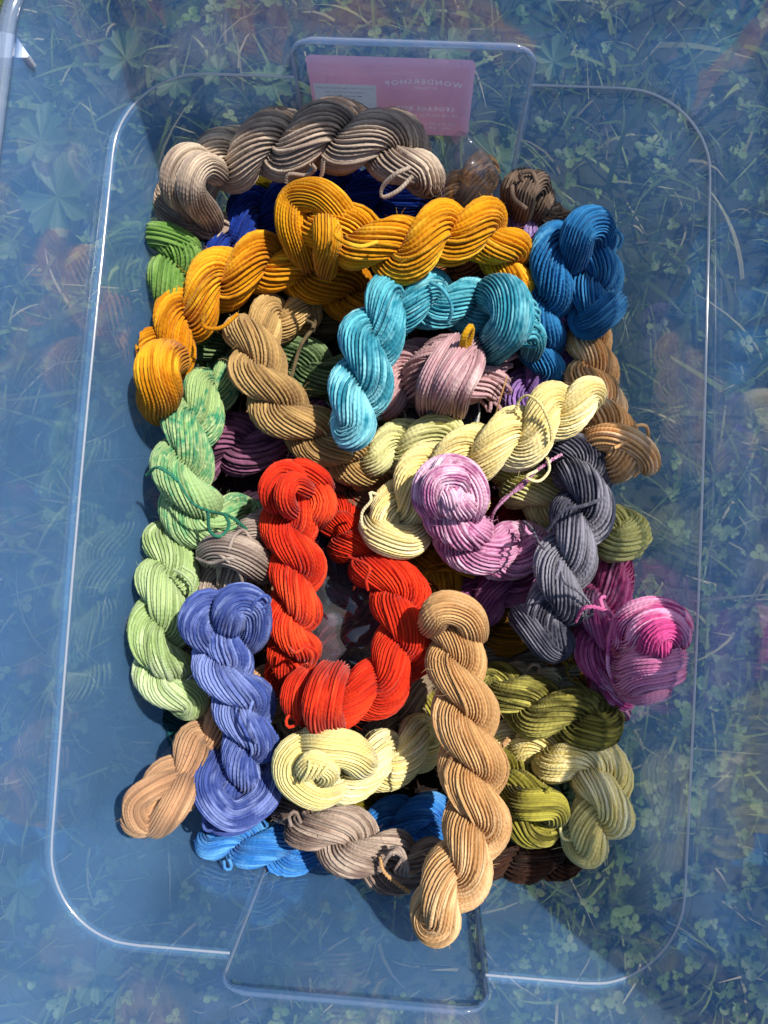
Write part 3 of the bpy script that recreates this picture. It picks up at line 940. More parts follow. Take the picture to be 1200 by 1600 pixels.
# --- deep layer, seen in the gaps
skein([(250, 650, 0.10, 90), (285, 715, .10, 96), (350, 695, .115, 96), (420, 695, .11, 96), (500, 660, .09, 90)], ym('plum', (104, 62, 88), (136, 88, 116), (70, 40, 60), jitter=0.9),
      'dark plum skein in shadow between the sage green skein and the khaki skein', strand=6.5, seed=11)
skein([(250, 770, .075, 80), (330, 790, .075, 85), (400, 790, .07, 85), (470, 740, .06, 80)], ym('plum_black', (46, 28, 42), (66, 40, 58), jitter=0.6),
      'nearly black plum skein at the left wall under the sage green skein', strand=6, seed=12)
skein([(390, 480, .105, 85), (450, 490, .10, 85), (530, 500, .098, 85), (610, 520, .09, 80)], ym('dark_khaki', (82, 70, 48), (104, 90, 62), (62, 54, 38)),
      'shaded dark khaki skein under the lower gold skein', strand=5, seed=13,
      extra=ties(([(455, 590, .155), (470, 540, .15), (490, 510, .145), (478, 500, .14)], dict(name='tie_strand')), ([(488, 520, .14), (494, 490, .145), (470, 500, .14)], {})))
skein([(330, 545, .10, 85), (410, 560, .10, 80), (480, 575, .115, 90), (545, 600, .10, 95), (600, 640, .09, 90)], ym('sage_dark', (92, 112, 70), (120, 140, 96), (60, 82, 52)),
      'dark sage green skein in the gap left of the turquoise skein', strand=5.4, seed=14)
skein([(480, 700, .10, 80), (560, 770, .10, 85), (640, 780, .09, 85)], ym('cocoa', (104, 78, 58), (130, 98, 74), (78, 58, 46)),
      'cocoa brown skein between the red skeins and the cream skein', strand=5, seed=15)
skein([(640, 850, .10, 75), (685, 880, .11, 85), (690, 930, .105, 75), (720, 1000, .08, 80)], ym('ochre', (176, 122, 18), (140, 92, 16), (196, 142, 34)),
      'ochre skein in the gap right of the red skeins below the cream skein', strand=5.6, seed=16,
      extra=ties([(670, 885, .135), (700, 880, .14), (735, 895, .135), (750, 888, .13)], [(665, 895, .135), (700, 890, .14), (740, 902, .13)]))
skein([(740, 990, .085, 80), (790, 985, .09, 85), (850, 1000, .085, 85), (900, 1050, .085, 80)], ym('bronze', (128, 92, 22), (160, 112, 24), (96, 70, 22)),
      'bronze skein below the purple skein, half hidden by the charcoal skein', strand=5, seed=17)
skein([(760, 1030, .085, 70), (800, 1035, .09, 70), (860, 1050, .09, 70), (900, 1060, .08, 70)], ym('stone_grey', (112, 108, 92), (140, 134, 116)),
      'stone grey skein above the dark olive skein', strand=4.6, seed=18)
skein([(790, 1075, .10, 60), (820, 1062, .105, 62), (870, 1080, .095, 60)], ym('ivory', (206, 194, 156), (180, 168, 134)),
      'ivory skein peeping out above the dark olive skein with loose ends', strand=4.6, seed=19,
      extra=ties([(815, 1062, .13), (830, 1040, .14), (843, 1042, .14), (835, 1065, .13)], [(800, 1075, .13), (835, 1058, .135), (850, 1066, .13)]))
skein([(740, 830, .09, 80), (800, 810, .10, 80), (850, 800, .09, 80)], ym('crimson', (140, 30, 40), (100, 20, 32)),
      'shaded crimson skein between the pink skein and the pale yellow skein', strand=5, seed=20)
skein([(905, 1080, .08, 70), (930, 1040, .085, 75), (945, 1090, .085, 70)], ym('rust', (170, 96, 20), (128, 70, 16)),
      'rust orange skein in the gap left of the magenta skein', strand=4.8, seed=21)
skein([(600, 1140, .095, 80), (640, 1110, .10, 90), (680, 1060, .10, 80)], ym('mushroom', (168, 150, 122), (122, 106, 86)),
      'mushroom beige skein between the red skein and the tan skein', strand=5, seed=22)
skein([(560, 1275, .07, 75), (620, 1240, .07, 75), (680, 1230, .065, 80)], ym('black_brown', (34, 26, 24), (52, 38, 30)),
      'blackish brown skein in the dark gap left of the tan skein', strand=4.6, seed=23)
skein([(500, 1275, .085, 60), (565, 1258, .09, 62), (610, 1265, .08, 60)], ym('moss', (110, 98, 16), (76, 70, 14)),
      'moss green skein peeping out under the cream skein', strand=4.6, seed=24)
skein([(765, 1345, .115, 80), (810, 1338, .115, 85), (855, 1345, .118, 88), (880, 1340, .115, 80)], ym('chocolate', (42, 26, 20), (62, 38, 28), (30, 19, 15)),
      'dark chocolate brown skein at the bottom of the pile right of the tan skein', strand=5.4, seed=25)
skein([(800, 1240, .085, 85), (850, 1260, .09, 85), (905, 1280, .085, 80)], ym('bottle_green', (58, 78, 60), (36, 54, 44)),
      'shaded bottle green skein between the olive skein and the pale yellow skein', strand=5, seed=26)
skein([(265, 1120, .08, 60), (300, 1145, .08, 60), (360, 1150, .075, 60)], ym('deep_teal', (20, 84, 92), (14, 60, 70)),
      'deep teal skein peeping out below the pale green skein', strand=4.6, seed=27)
skein([(400, 300, .12, 60), (440, 320, .10, 60), (480, 330, .09, 60)], ym('lemon', (196, 168, 40), (150, 124, 30)),
      'lemon yellow skein just visible under the grey skein', strand=4.6, seed=28)
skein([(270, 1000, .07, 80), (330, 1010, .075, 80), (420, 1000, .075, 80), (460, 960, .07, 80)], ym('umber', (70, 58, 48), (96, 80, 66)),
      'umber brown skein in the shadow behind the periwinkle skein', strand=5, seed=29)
skein([(330, 1100, .085, 80), (420, 1090, .10, 80), (490, 1120, .09, 80)], ym('biscuit', (170, 134, 96), (140, 106, 78)),
      'biscuit brown skein between the periwinkle skein and the red knot', strand=4.8, seed=30)

# bottom of the box: what the pile rests on
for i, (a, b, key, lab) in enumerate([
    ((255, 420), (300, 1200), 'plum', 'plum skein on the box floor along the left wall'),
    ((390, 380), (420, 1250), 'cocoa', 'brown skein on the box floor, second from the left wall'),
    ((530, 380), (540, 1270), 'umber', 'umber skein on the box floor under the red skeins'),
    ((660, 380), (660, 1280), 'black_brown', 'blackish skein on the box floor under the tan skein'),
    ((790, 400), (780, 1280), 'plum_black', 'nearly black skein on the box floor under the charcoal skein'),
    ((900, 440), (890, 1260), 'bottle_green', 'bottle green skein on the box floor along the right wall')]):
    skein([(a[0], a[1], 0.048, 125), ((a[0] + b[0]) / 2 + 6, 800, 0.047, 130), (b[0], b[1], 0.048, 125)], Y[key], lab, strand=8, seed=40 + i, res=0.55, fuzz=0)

# --- middle layer
skein([(268, 388, .165, 78), (280, 432, .165, 92), (272, 485, .14, 88), (310, 530, .105, 80)], ym('leaf_green', (116, 152, 76), (92, 130, 58), (140, 170, 98)),
      'leaf green skein at the left wall above the lower gold skein', strand=5.6, seed=50, ends=('knot', 'fold'))
skein([(345, 400, .14, 70), (395, 340, .135, 88), (460, 320, .125, 88), (545, 300, .13, 90), (625, 310, .12, 85), (690, 330, .11, 80)], ym('royal_blue', (26, 58, 148), (18, 42, 116), (44, 84, 184)),
      'royal blue skein under the grey skein at the top', strand=4.6, seed=51)
skein([(715, 335, .12, 78), (730, 300, .14, 90), (745, 282, .14, 80)], ym('caramel', (190, 146, 102), (212, 170, 126), (150, 110, 76)),
      'caramel brown skein inside the clear bag below the pink label', strand=5.2, seed=52)
skein([(740, 400, .10, 75), (710, 420, .10, 75), (640, 430, .095, 70)], ym('copper', (176, 112, 66), (140, 86, 52)),
      'copper brown skein glimpsed under the right end of the upper gold skein', strand=5, seed=53)
skein([(822, 300, .15, 72), (828, 335, .135, 78), (850, 350, .11, 70), (880, 350, .11, 60)], ym('espresso', (92, 76, 64), (114, 96, 82), (70, 58, 50)),
      'small dark brown skein standing at the top right of the pile', strand=5, seed=54,
      extra=lambda r, m, sw, g: (belly(r, m, [(806, 318, .17), (800, 295, .182), (815, 276, .186), (828, 282, .186)], 34, 12, 121, taper=0.85), belly(r, m, [(820, 322, .178), (822, 300, .192), (838, 284, .186), (852, 298, .175)], 36, 12, 122, taper=0.85), belly(r, m, [(835, 325, .17), (850, 312, .175), (856, 298, .165)], 30, 12, 123, taper=0.85),
                                 loose(r, m, sw, [(818, 285, .195), (812, 272, .20), (830, 268, .20), (838, 284, .198)], rad=.6), loose(r, m, sw, [(800, 290, .195), (803, 310, .195), (822, 326, .19)], rad=.6)))
skein([(800, 345, .15, 62), (806, 385, .15, 74), (800, 430, .12, 70)], ym('lavender', (150, 124, 176), (188, 166, 206), (112, 84, 146)),
      'lavender skein between the gold skein end and the bright blue skein', strand=5.4, seed=55)
skein([(905, 500, .10, 70), (870, 560, .105, 75), (825, 605, .11, 80), (830, 650, .105, 75), (850, 690, .09, 70)], ym('violet', (118, 88, 148), (142, 108, 168), (88, 60, 116)),
      'violet skein in shadow below the bright blue skein', strand=5.4, seed=56)
skein([(915, 510, .125, 68), (925, 560, .130, 72), (925, 610, .135, 88), (940, 665, .155, 88), (965, 710, .18, 88)], ym('apricot', (232, 184, 130), (212, 160, 102), (240, 202, 158)),
      'apricot brown skein hugging the right wall with a knotted end', strand=4.8, seed=57, ends=('fold', 'knotL'),
      extra=ties([(985, 668, .19), (1005, 664, .19), (1013, 676, .185), (1012, 720, .175), (990, 745, .165)], [(960, 700, .20), (985, 690, .20), (1005, 700, .195)]))
skein([(530, 800, .10, 70), (545, 845, .13, 78), (595, 890, .155, 92), (634, 960, .165, 98), (622, 1040, .165, 98), (570, 1085, .17, 90), (505, 1100, .18, 90)],
      ym('scarlet', (216, 58, 26), (190, 40, 20), (230, 78, 38)), 'scarlet skein curving down on the right to a knot above the cream skein', strand=4.3, seed=58, ends=('fold', 'fold'),
      extra=lambda r, m, sw, g: (belly(r, m, [(528, 1050, .19), (520, 1080, .216), (516, 1112, .214), (524, 1138, .185)], 36, 24, 3, taper=0.85), belly(r, m, [(508, 1050, .19), (496, 1080, .220), (492, 1112, .218), (506, 1146, .185)], 38, 24, 93, taper=0.85),
                                 belly(r, m, [(480, 1055, .18), (462, 1085, .20), (470, 1120, .185)], 46, 18, 4, taper=0.6),
                                 loose(r, m, sw, [(462, 1112, .20), (448, 1122, .205), (450, 1136, .205), (464, 1130, .20), (456, 1114, .20)]),
                                 loose(r, m, sw, [(545, 870, .185), (577, 885, .20), (572, 905, .195), (575, 922, .19)])))
skein([(440, 1060, .12, 66), (460, 1030, .145, 80), (458, 960, .165, 86), (466, 890, .17, 88), (452, 820, .175, 92), (455, 765, .17, 92)], Y['scarlet'],
      'scarlet skein running straight down between the sage green skein and the dark bag', strand=4.3, seed=59, phase=0.8,
      extra=lambda r, m, sw, g: (belly(r, m, [(432, 800, .185), (420, 765, .20), (438, 738, .198), (462, 745, .195), (470, 790, .18)], 32, 18, 5, taper=0.8), belly(r, m, [(450, 800, .20), (444, 770, .212), (458, 752, .208), (480, 765, .20)], 30, 18, 95, taper=0.8), belly(r, m, [(448, 742, .19), (470, 730, .19), (500, 745, .182), (508, 760, .17)], 28, 18, 96, taper=0.8),
                                 belly(r, m, [(482, 815, .17), (505, 790, .18), (492, 768, .175), (478, 790, .17)], 42, 16, 6, taper=0.6),
                                 loose(r, m, sw, [(452, 1012, .19), (462, 1020, .20), (480, 1010, .20), (496, 1020, .20), (490, 1040, .19), (478, 1048, .185)]),
                                 loose(r, m, sw, [(478, 1012, .20), (488, 1022, .20), (484, 1040, .19)])))
skein([(408, 825, .125, 72), (385, 850, .135, 88), (358, 885, .14, 92), (338, 925, .13, 70)], ym('pale_taupe', (184, 168, 152), (150, 134, 122), (120, 104, 96), contrast=1.2),
      'small loosely wound pale taupe skein above the periwinkle skein', strand=5.2, seed=60, inner=2.0,
      extra=lambda r, m, sw, g: (belly(r, m, [(318, 868, .15), (350, 858, .175), (385, 868, .178), (412, 895, .155)], 52, 12, 61, taper=0.75),
                                 belly(r, m, [(378, 842, .165), (395, 822, .17), (412, 835, .16)], 40, 12, 62, taper=0.75),
                                 loose(r, m, sw, [(308, 872, .165), (330, 880, .18), (362, 872, .19), (398, 880, .18), (412, 890, .165)]),
                                 loose(r, m, sw, [(312, 855, .16), (345, 868, .188), (372, 892, .18), (380, 915, .165)]),
                                 loose(r, m, sw, [(358, 858, .19), (366, 838, .19), (380, 828, .185), (392, 842, .18)])))
skein([(600, 715, .14, 78), (640, 690, .145, 84), (700, 690, .145, 84), (745, 700, .13, 70)], ym('pale_lime', (198, 196, 130), (212, 208, 152), (168, 168, 108)),
      'pale lime cream skein just below the turquoise skein end', strand=5.2, seed=61)
skein([(795, 745, .12, 74), (845, 775, .14, 88), (905, 810, .13, 84), (970, 838, .165, 88)], ym('chartreuse', (212, 206, 134), (184, 178, 100), (224, 220, 160)),
      'chartreuse skein passing under the charcoal skein to the right wall', strand=5.0, seed=62)
skein([(735, 975, .105, 78), (755, 930, .115, 84), (800, 905, .115, 84), (850, 880, .10, 80)], ym('orchid', (158, 92, 136), (128, 62, 112), (178, 116, 156)),
      'orchid purple skein under the pink coiled skein', strand=4.8, seed=63)
skein([(660, 1090, .10, 80), (690, 1150, .11, 84), (760, 1200, .12, 84), (805, 1230, .14, 86), (832, 1275, .15, 92)], ym('olive', (156, 148, 60), (100, 94, 34), (186, 176, 86), jitter=0.9),
      'olive skein passing under the tan skein with a flared end above the brown skein', strand=5.6, seed=64, phase=0.5,
      extra=lambda r, m, sw, g: (belly(r, m, [(800, 1255, .165), (830, 1258, .185), (862, 1258, .18), (870, 1285, .165)], 46, 16, 8, taper=0.7),
                                 loose(r, m, sw, [(845, 1245, .185), (856, 1236, .19), (860, 1230, .19)])))
skein([(720, 1180, .10, 70), (820, 1160, .12, 80), (880, 1185, .145, 92), (935, 1205, .16, 96), (950, 1255, .165, 92), (915, 1305, .15, 88)], ym('butter', (240, 226, 154), (230, 212, 136), (244, 234, 186)),
      'butter yellow skein at the lower right wall bending round below the olive skein', strand=4.8, seed=65, ends=('fold', 'fold'),
      extra=ties([(890, 1270, .165), (876, 1290, .165), (880, 1310, .16), (895, 1312, .16)], [(905, 1345, .15), (925, 1352, .145), (938, 1340, .145)]))
skein([(780, 1075, .135, 84), (820, 1100, .145, 90), (880, 1115, .155, 92), (925, 1125, .16, 92)], ym('dark_olive', (140, 134, 60), (84, 80, 34), (172, 164, 84), jitter=0.9),
      'dark olive skein lying across below the charcoal skein, round end to the right', strand=5.2, seed=66, phase=1.2,
      extra=ties([(885, 1035, .15), (890, 1060, .155), (910, 1072, .16), (925, 1090, .165)], [(890, 1030, .15), (900, 1020, .155), (910, 1030, .15), (890, 1045, .15)]))
skein([(345, 1315, .12, 78), (400, 1318, .125, 84), (455, 1330, .115, 78), (520, 1315, .10, 74), (590, 1290, .10, 72), (650, 1275, .105, 76), (705, 1290, .10, 72), (780, 1310, .095, 66)],
      ym('azure', (62, 134, 200), (44, 112, 184), (96, 162, 216)), 'bright azure skein along the bottom of the pile passing under the taupe skein', strand=4.4, seed=67,
      extra=ties([(350, 1345, .145), (352, 1358, .145), (362, 1356, .145), (358, 1342, .145)]))
skein([(234, 1262, .175, 92), (285, 1215, .165, 88), (325, 1160, .145, 88), (375, 1110, .13, 82), (425, 1075, .12, 76)], ym('peach_tan', (202, 164, 126), (184, 144, 108), (166, 128, 98)),
      'peach tan skein slanting down to the lower left with a round folded end', strand=5.0, seed=68, phase=0.4,
      extra=lambda r, m, sw, g: (belly(r, m, [(265, 1232, .19), (238, 1232, .195), (212, 1252, .195), (218, 1282, .19), (245, 1290, .18)], 38, 16, 97, taper=0.85),
                                 belly(r, m, [(285, 1228, .19), (272, 1260, .195), (248, 1286, .185), (225, 1285, .175)], 44, 16, 98, taper=0.85)))
MUSTARD = ym('mustard_tie', (196, 146, 24), (176, 126, 18))
skein([(620, 615, .125, 90), (650, 580, .135, 98), (705, 575, .15, 102), (750, 590, .145, 88)], ym('dusty_pink', (196, 160, 160), (172, 132, 138), (214, 186, 182)),
      'dusty pink skein with a mustard tie under the turquoise skein', strand=6.0, seed=69, ends=('fold', 'tail'),
      extra=lambda r, m, sw, g: (belly(r, m, [(722, 530, .16), (694, 560, .186), (672, 600, .186), (668, 632, .15)], 40, 20, 9, taper=0.85), belly(r, m, [(738, 535, .16), (716, 565, .192), (696, 602, .192), (690, 638, .15)], 42, 20, 91, taper=0.85), belly(r, m, [(742, 545, .16), (736, 575, .190), (720, 608, .188), (712, 640, .15)], 38, 20, 92, taper=0.85),
                                 [loose(r, MUSTARD, sw, [(720 + 3 * i, 542, .195), (724 + 2 * i, 524, .205), (735 + i, 508 + i, .205), (738, 520, .20), (726 + 3 * i, 544, .19)], 'tie_strand') for i in range(3)],
                                 loose(r, m, sw, [(745, 545, .16), (765, 535, .16), (785, 545, .155), (775, 560, .155)])))
skein([(455, 1255, .125, 70), (490, 1285, .15, 92), (550, 1318, .155, 98), (610, 1345, .15, 92), (660, 1345, .14, 84)], ym('taupe', (176, 158, 142), (132, 112, 100), (92, 76, 70), contrast=1.4),
      'taupe skein at the bottom of the pile left of the tan skein end', strand=5.0, seed=70, phase=0.9,
      extra=ties([(455, 1290, .175), (452, 1275, .18), (462, 1268, .18), (470, 1285, .175)],
                 *[[(598 + 4 * i, 1352 - 9 * i, .18), (612 + 5 * i, 1332 - 2 * i, .187), (628 + 3 * i, 1340 + 4 * i, .185), (618 + 7 * i, 1362 + 2 * i, .18), (640 + 4 * i, 1372 - 4 * i, .17)] for i in range(4)]))

# --- top layer
skein([(655, 268, .19, 86), (600, 222, .195, 104), (520, 212, .195, 108), (430, 228, .19, 104), (365, 248, .18, 92), (300, 278, .17, 96)],
      ym('grey_taupe', (176, 158, 140), (146, 128, 114), (196, 178, 156), contrast=1.0), 'thick grey taupe skein arched across the top in front of the pink label', strand=5.8, seed=80, pitch=1.75,
      extra=lambda r, m, sw, g: (belly(r, m, [(318, 235, .195), (280, 255, .205), (272, 295, .195), (298, 328, .165)], 42, 20, 10, taper=0.85), belly(r, m, [(335, 250, .20), (304, 268, .214), (300, 302, .204), (325, 335, .165)], 44, 20, 110, taper=0.85),
                                 belly(r, m, [(245, 262, .155), (243, 300, .165), (275, 340, .16), (320, 350, .15), (352, 352, .145)], 50, 14, 11, taper=0.75),
                                 [loose(r, m, sw, [(262 + 7 * i, 305 + 3 * i, .175), (285 + 7 * i, 345 - 2 * i, .165), (325 + 3 * i, 372 - 6 * i, .155), (358, 356 - 5 * i, .15), (350 - 3 * i, 345 - 3 * i, .155), (310 + 2 * i, 330, .165)]) for i in range(5)],
                                 loose(r, m, sw, [(230, 268, .17), (234, 254, .172), (246, 258, .17), (240, 275, .168)]),
                                 loose(r, m, sw, [(447, 285, .195), (452, 272, .20), (480, 274, .20), (492, 264, .205), (486, 256, .21)], 'tie_strand'),
                                 loose(r, m, sw, [(505, 250, .215), (503, 272, .205), (496, 284, .20)]),
                                 loose(r, m, sw, [(640, 262, .225), (618, 272, .225), (598, 292, .215), (598, 308, .21), (622, 298, .215), (645, 275, .22)], 'tie_strand')))
skein([(800, 436, .150, 80), (788, 392, .165, 86), (745, 355, .185, 96), (690, 365, .195, 100), (620, 392, .195, 100), (555, 372, .19, 92), (490, 335, .185, 92)],
      ym('gold', (216, 152, 22), (190, 126, 14), (232, 176, 48), contrast=1.2), 'golden yellow skein, upper of the two, with a big loop at its left end', strand=5.8, seed=81, phase=0.3,
      extra=lambda r, m, sw, g: (belly(r, m, [(552, 350, .20), (505, 308, .203), (462, 312, .195), (455, 350, .19), (478, 400, .175)], 50, 18, 12, taper=0.8),
                                 belly(r, m, [(505, 335, .20), (512, 372, .205), (506, 412, .18)], 44, 16, 13, taper=0.7),
                                 loose(r, m, sw, [(530, 352, .225), (525, 370, .225), (560, 385, .225), (590, 378, .22)], 'tie_strand')))
skein([(238, 600, .155, 84), (262, 545, .16, 88), (300, 480, .165, 94), (365, 425, .165, 96), (430, 410, .155, 92), (500, 435, .14, 90), (560, 465, .125, 84), (600, 500, .11, 76)],
      ym('amber', (208, 140, 16), (180, 112, 10), (224, 162, 34), contrast=1.2), 'amber gold skein, lower of the two, slanting down to the left wall', strand=5.6, seed=82, phase=1.0,
      extra=lambda r, m, sw, g: (belly(r, m, [(262, 545, .18), (245, 575, .20), (250, 610, .19), (240, 636, .16)], 66, 18, 14, taper=0.75),
                                 belly(r, m, [(255, 515, .17), (222, 540, .17), (208, 570, .16), (225, 600, .155)], 40, 12, 15, taper=0.7),
                                 loose(r, m, sw, [(215, 545, .18), (203, 538, .182), (200, 550, .18), (210, 562, .178)]),
                                 loose(r, m, sw, [(320, 490, .20), (318, 510, .195), (345, 512, .195), (372, 490, .195)])))
skein([(552, 655, .185, 96), (565, 600, .19, 98), (585, 520, .19, 100), (625, 470, .18, 96), (690, 470, .165, 88), (745, 482, .155, 84), (795, 500, .15, 86)],
      ym('turquoise', (92, 174, 188), (36, 122, 142), (132, 202, 212), contrast=1.6), 'turquoise skein bending from the centre up and right to a knotted end', strand=5.2, seed=83, ends=('fold', 'fold'), phase=0.6,
      extra=lambda r, m, sw, g: (belly(r, m, [(765, 448, .175), (795, 470, .195), (798, 508, .195), (768, 540, .165)], 66, 12, 71, taper=0.75),
                                 [loose(r, m, sw, [(800 + 2 * i, 480 + 9 * i, .19), (822 + 2 * i, 466 + 10 * i + (i % 2) * 3, .19), (838 + (i * 5) % 7, 476 + 10 * i, .182), (832 + (i % 3) * 3, 488 + 9 * i, .178), (805, 492 + 7 * i, .18)]) for i in range(7)],
                                 belly(r, m, [(800, 500, .165), (830, 520, .17), (836, 545, .155)], 40, 12, 72, taper=0.7),
                                 loose(r, m, sw, [(672, 442, .195), (692, 452, .20), (706, 480, .195), (700, 505, .185)], 'tie_strand'),
                                 None))
skein([(852, 570, .12, 78), (842, 520, .13, 82), (852, 455, .15, 92), (876, 390, .165, 92), (916, 370, .16, 86), (930, 425, .155, 84), (922, 490, .15, 78)],
      ym('cerulean', (44, 114, 164), (28, 94, 146), (76, 142, 184), contrast=1.2), 'bright blue skein folded over at the right below the small brown skein', strand=5.0, seed=84, phase=0.2,
      extra=lambda r, m, sw, g: (belly(r, m, [(905, 400, .175), (905, 360, .19), (930, 350, .185), (950, 370, .175)], 56, 18, 16, taper=0.7),
                                 belly(r, m, [(915, 500, .15), (945, 490, .165), (968, 460, .155)], 46, 16, 17, taper=0.7),
                                 loose(r, m, sw, [(908, 340, .19), (906, 326, .19), (918, 325, .19), (920, 340, .188)]),
                                 loose(r, m, sw, [(955, 372, .18), (962, 360, .18), (972, 372, .175), (966, 388, .17)])))
skein([(470, 490, .13, 70), (400, 510, .15, 84), (398, 560, .165, 92), (425, 620, .165, 92), (480, 672, .155, 90), (540, 705, .14, 86), (580, 740, .12, 76)],
      ym('khaki', (196, 164, 108), (172, 140, 88), (146, 116, 76)), 'khaki beige skein curving down to the right under the turquoise skein end', strand=4.9, seed=85, phase=0.7)
JADE = ym('jade_tie', (52, 128, 98), (40, 108, 84))
skein([(352, 590, .135, 70), (312, 630, .15, 88), (288, 700, .165, 96), (290, 770, .165, 98), (318, 815, .15, 92), (385, 812, .125, 80)],
      ym('sage', (154, 182, 126), (84, 148, 100), (170, 190, 136), (44, 132, 98), (150, 176, 116), contrast=1.5, scale=11.0), 'sage green skein with jade streaks and a jade tie at the left wall', strand=4.8, seed=86,
      extra=lambda r, m, sw, g: (loose(r, JADE, sw, [(230, 742, .195), (245, 730, .205), (268, 742, .21), (278, 752, .21)], 'tie_strand', .55, True),
                                 loose(r, JADE, sw, [(278, 752, .21), (300, 785, .205), (325, 798, .20), (355, 805, .185), (375, 818, .18), (392, 835, .17)], 'tie_strand', .5, True),
                                 loose(r, JADE, sw, [(325, 798, .20), (328, 830, .19), (345, 838, .185), (358, 820, .185), (350, 802, .19)], 'tie_strand')))
skein([(262, 855, .14, 84), (262, 910, .155, 94), (250, 975, .16, 96), (252, 1040, .155, 92), (285, 1085, .145, 84)], ym('pale_green', (168, 188, 132), (144, 168, 106), (186, 202, 154), contrast=1.2),
      'pale green skein at the left wall, below the sage green skein', strand=4.9, seed=87, phase=0.5,
      extra=ties([(272, 890, .18), (290, 900, .185), (302, 920, .18), (292, 945, .175)], [(285, 885, .18), (305, 900, .18), (300, 925, .178)]))
skein([(362, 965, .185, 92), (342, 1010, .185, 92), (365, 1075, .185, 94), (395, 1130, .18, 92), (382, 1190, .17, 84), (365, 1245, .155, 88)],
      ym('periwinkle', (80, 98, 164), (56, 74, 138), (122, 138, 192), contrast=1.4), 'periwinkle blue skein standing left of the scarlet skeins with looped ends', strand=4.7, seed=88, phase=1.4,
      extra=lambda r, m, sw, g: (belly(r, m, [(330, 1010, .195), (305, 975, .205), (320, 945, .205), (350, 960, .205)], 52, 18, 18, taper=0.75),
                                 belly(r, m, [(350, 985, .21), (365, 940, .215), (395, 945, .205), (400, 985, .19), (375, 1010, .185)], 50, 18, 19, taper=0.8),
                                 belly(r, m, [(330, 1190, .17), (325, 1240, .18), (365, 1275, .18), (415, 1245, .175), (420, 1195, .165)], 48, 17, 20, taper=0.8),
                                 belly(r, m, [(320, 1275, .15), (355, 1292, .155), (400, 1280, .15)], 26, 10, 21, taper=0.7),
                                 loose(r, m, sw, [(392, 958, .215), (398, 940, .22), (415, 930, .22), (422, 940, .215), (408, 952, .21), (395, 962, .205)]),
                                 loose(r, m, sw, [(320, 1270, .17), (318, 1292, .165), (328, 1298, .165), (345, 1285, .165)]),
                                 loose(r, m, sw, [(395, 1095, .225), (388, 1120, .225), (390, 1145, .215), (400, 1160, .20)])))
skein([(905, 625, .185, 86), (862, 645, .19, 94), (800, 690, .19, 98), (725, 715, .18, 92), (660, 745, .17, 90), (625, 795, .165, 88), (612, 835, .155, 84)],
      ym('cream_yellow', (232, 214, 148), (218, 198, 130), (240, 228, 176)), 'pale yellow skein running from the apricot skein down left past the pink coil', strand=4.6, seed=89, phase=0.2,
      extra=lambda r, m, sw, g: (belly(r, m, [(575, 815, .165), (600, 840, .175), (640, 845, .17), (660, 815, .16)], 52, 16, 22, taper=0.7),
                                 loose(r, m, sw, [(788, 645, .20), (805, 640, .205), (812, 625, .21), (825, 618, .215), (845, 632, .22), (860, 665, .215), (862, 690, .21)], 'tie_strand', .55, True),
                                 loose(r, m, sw, [(840, 735, .195), (822, 745, .195), (842, 752, .19), (858, 735, .19), (855, 715, .195)]),
                                 loose(r, m, sw, [(762, 742, .19), (758, 765, .18), (764, 785, .17), (756, 802, .165)], 'loose_strand', .55, True),
                                 loose(r, m, sw, [(588, 772, .185), (578, 770, .19), (580, 782, .19), (566, 800, .185), (566, 820, .18), (574, 828, .175)])))
skein([(700, 762, .205, 96), (706, 790, .19, 98), (725, 840, .165, 94), (775, 868, .155, 92), (815, 850, .15, 84)], ym('pink', (204, 146, 178), (164, 94, 136), (228, 186, 204), contrast=1.8, scale=26.0),
      'orchid pink skein coiled into a round end on top of the pale yellow skein', strand=5.2, seed=90, phase=0.3,
      extra=lambda r, m, sw, g: (belly(r, m, [(734, 812, .19), (746, 775, .20), (732, 740, .205), (700, 728, .205), (670, 744, .205), (662, 778, .20), (682, 806, .195)], 38, 15, 23, taper=0.85),
                                 belly(r, m, [(690, 800, .205), (676, 775, .215), (684, 748, .22), (712, 745, .22), (725, 765, .215)], 36, 13, 24, taper=0.8),
                                 belly(r, m, [(712, 790, .215), (700, 772, .225), (706, 760, .225)], 28, 10, 25, taper=0.7),
                                 loose(r, m, sw, [(768, 812, .17), (775, 795, .18), (800, 770, .185), (830, 742, .19), (860, 720, .19), (878, 710, .19)], 'tie_strand', .5, True),
                                 loose(r, m, sw, [(770, 805, .17), (785, 780, .18), (815, 762, .185), (838, 735, .19)], 'tie_strand', .45, True),
                                 loose(r, m, sw, [(818, 818, .18), (825, 832, .18), (846, 842, .178)])))
skein([(885, 712, .165, 86), (915, 745, .18, 94), (905, 815, .185, 96), (882, 880, .185, 92), (870, 940, .18, 92), (860, 990, .165, 88)], ym('charcoal', (88, 88, 100), (56, 57, 70), (128, 126, 136), contrast=1.3, jitter=0.6),
      'charcoal grey skein right of the pink skein with a grey tie', strand=4.8, seed=91, phase=0.1,
      extra=lambda r, m, sw, g: (belly(r, m, [(815, 960, .17), (835, 985, .18), (860, 1010, .175), (890, 1005, .16)], 46, 16, 26, taper=0.7),
                                 loose(r, m, sw, [(868, 905, .23), (876, 880, .23), (874, 875, .23)], 'tie_strand'),
                                 loose(r, m, sw, [(874, 878, .225), (880, 905, .225), (888, 915, .222), (905, 925, .21), (922, 945, .20), (924, 962, .195), (912, 962, .195), (905, 945, .20)], 'tie_strand', .5, True),
                                 loose(r, m, sw, [(850, 858, .215), (842, 848, .205), (830, 825, .19), (818, 815, .18)], 'tie_strand', .5, True),
                                 loose(r, m, sw, [(855, 830, .22), (880, 798, .23), (912, 790, .225), (945, 778, .21)])))
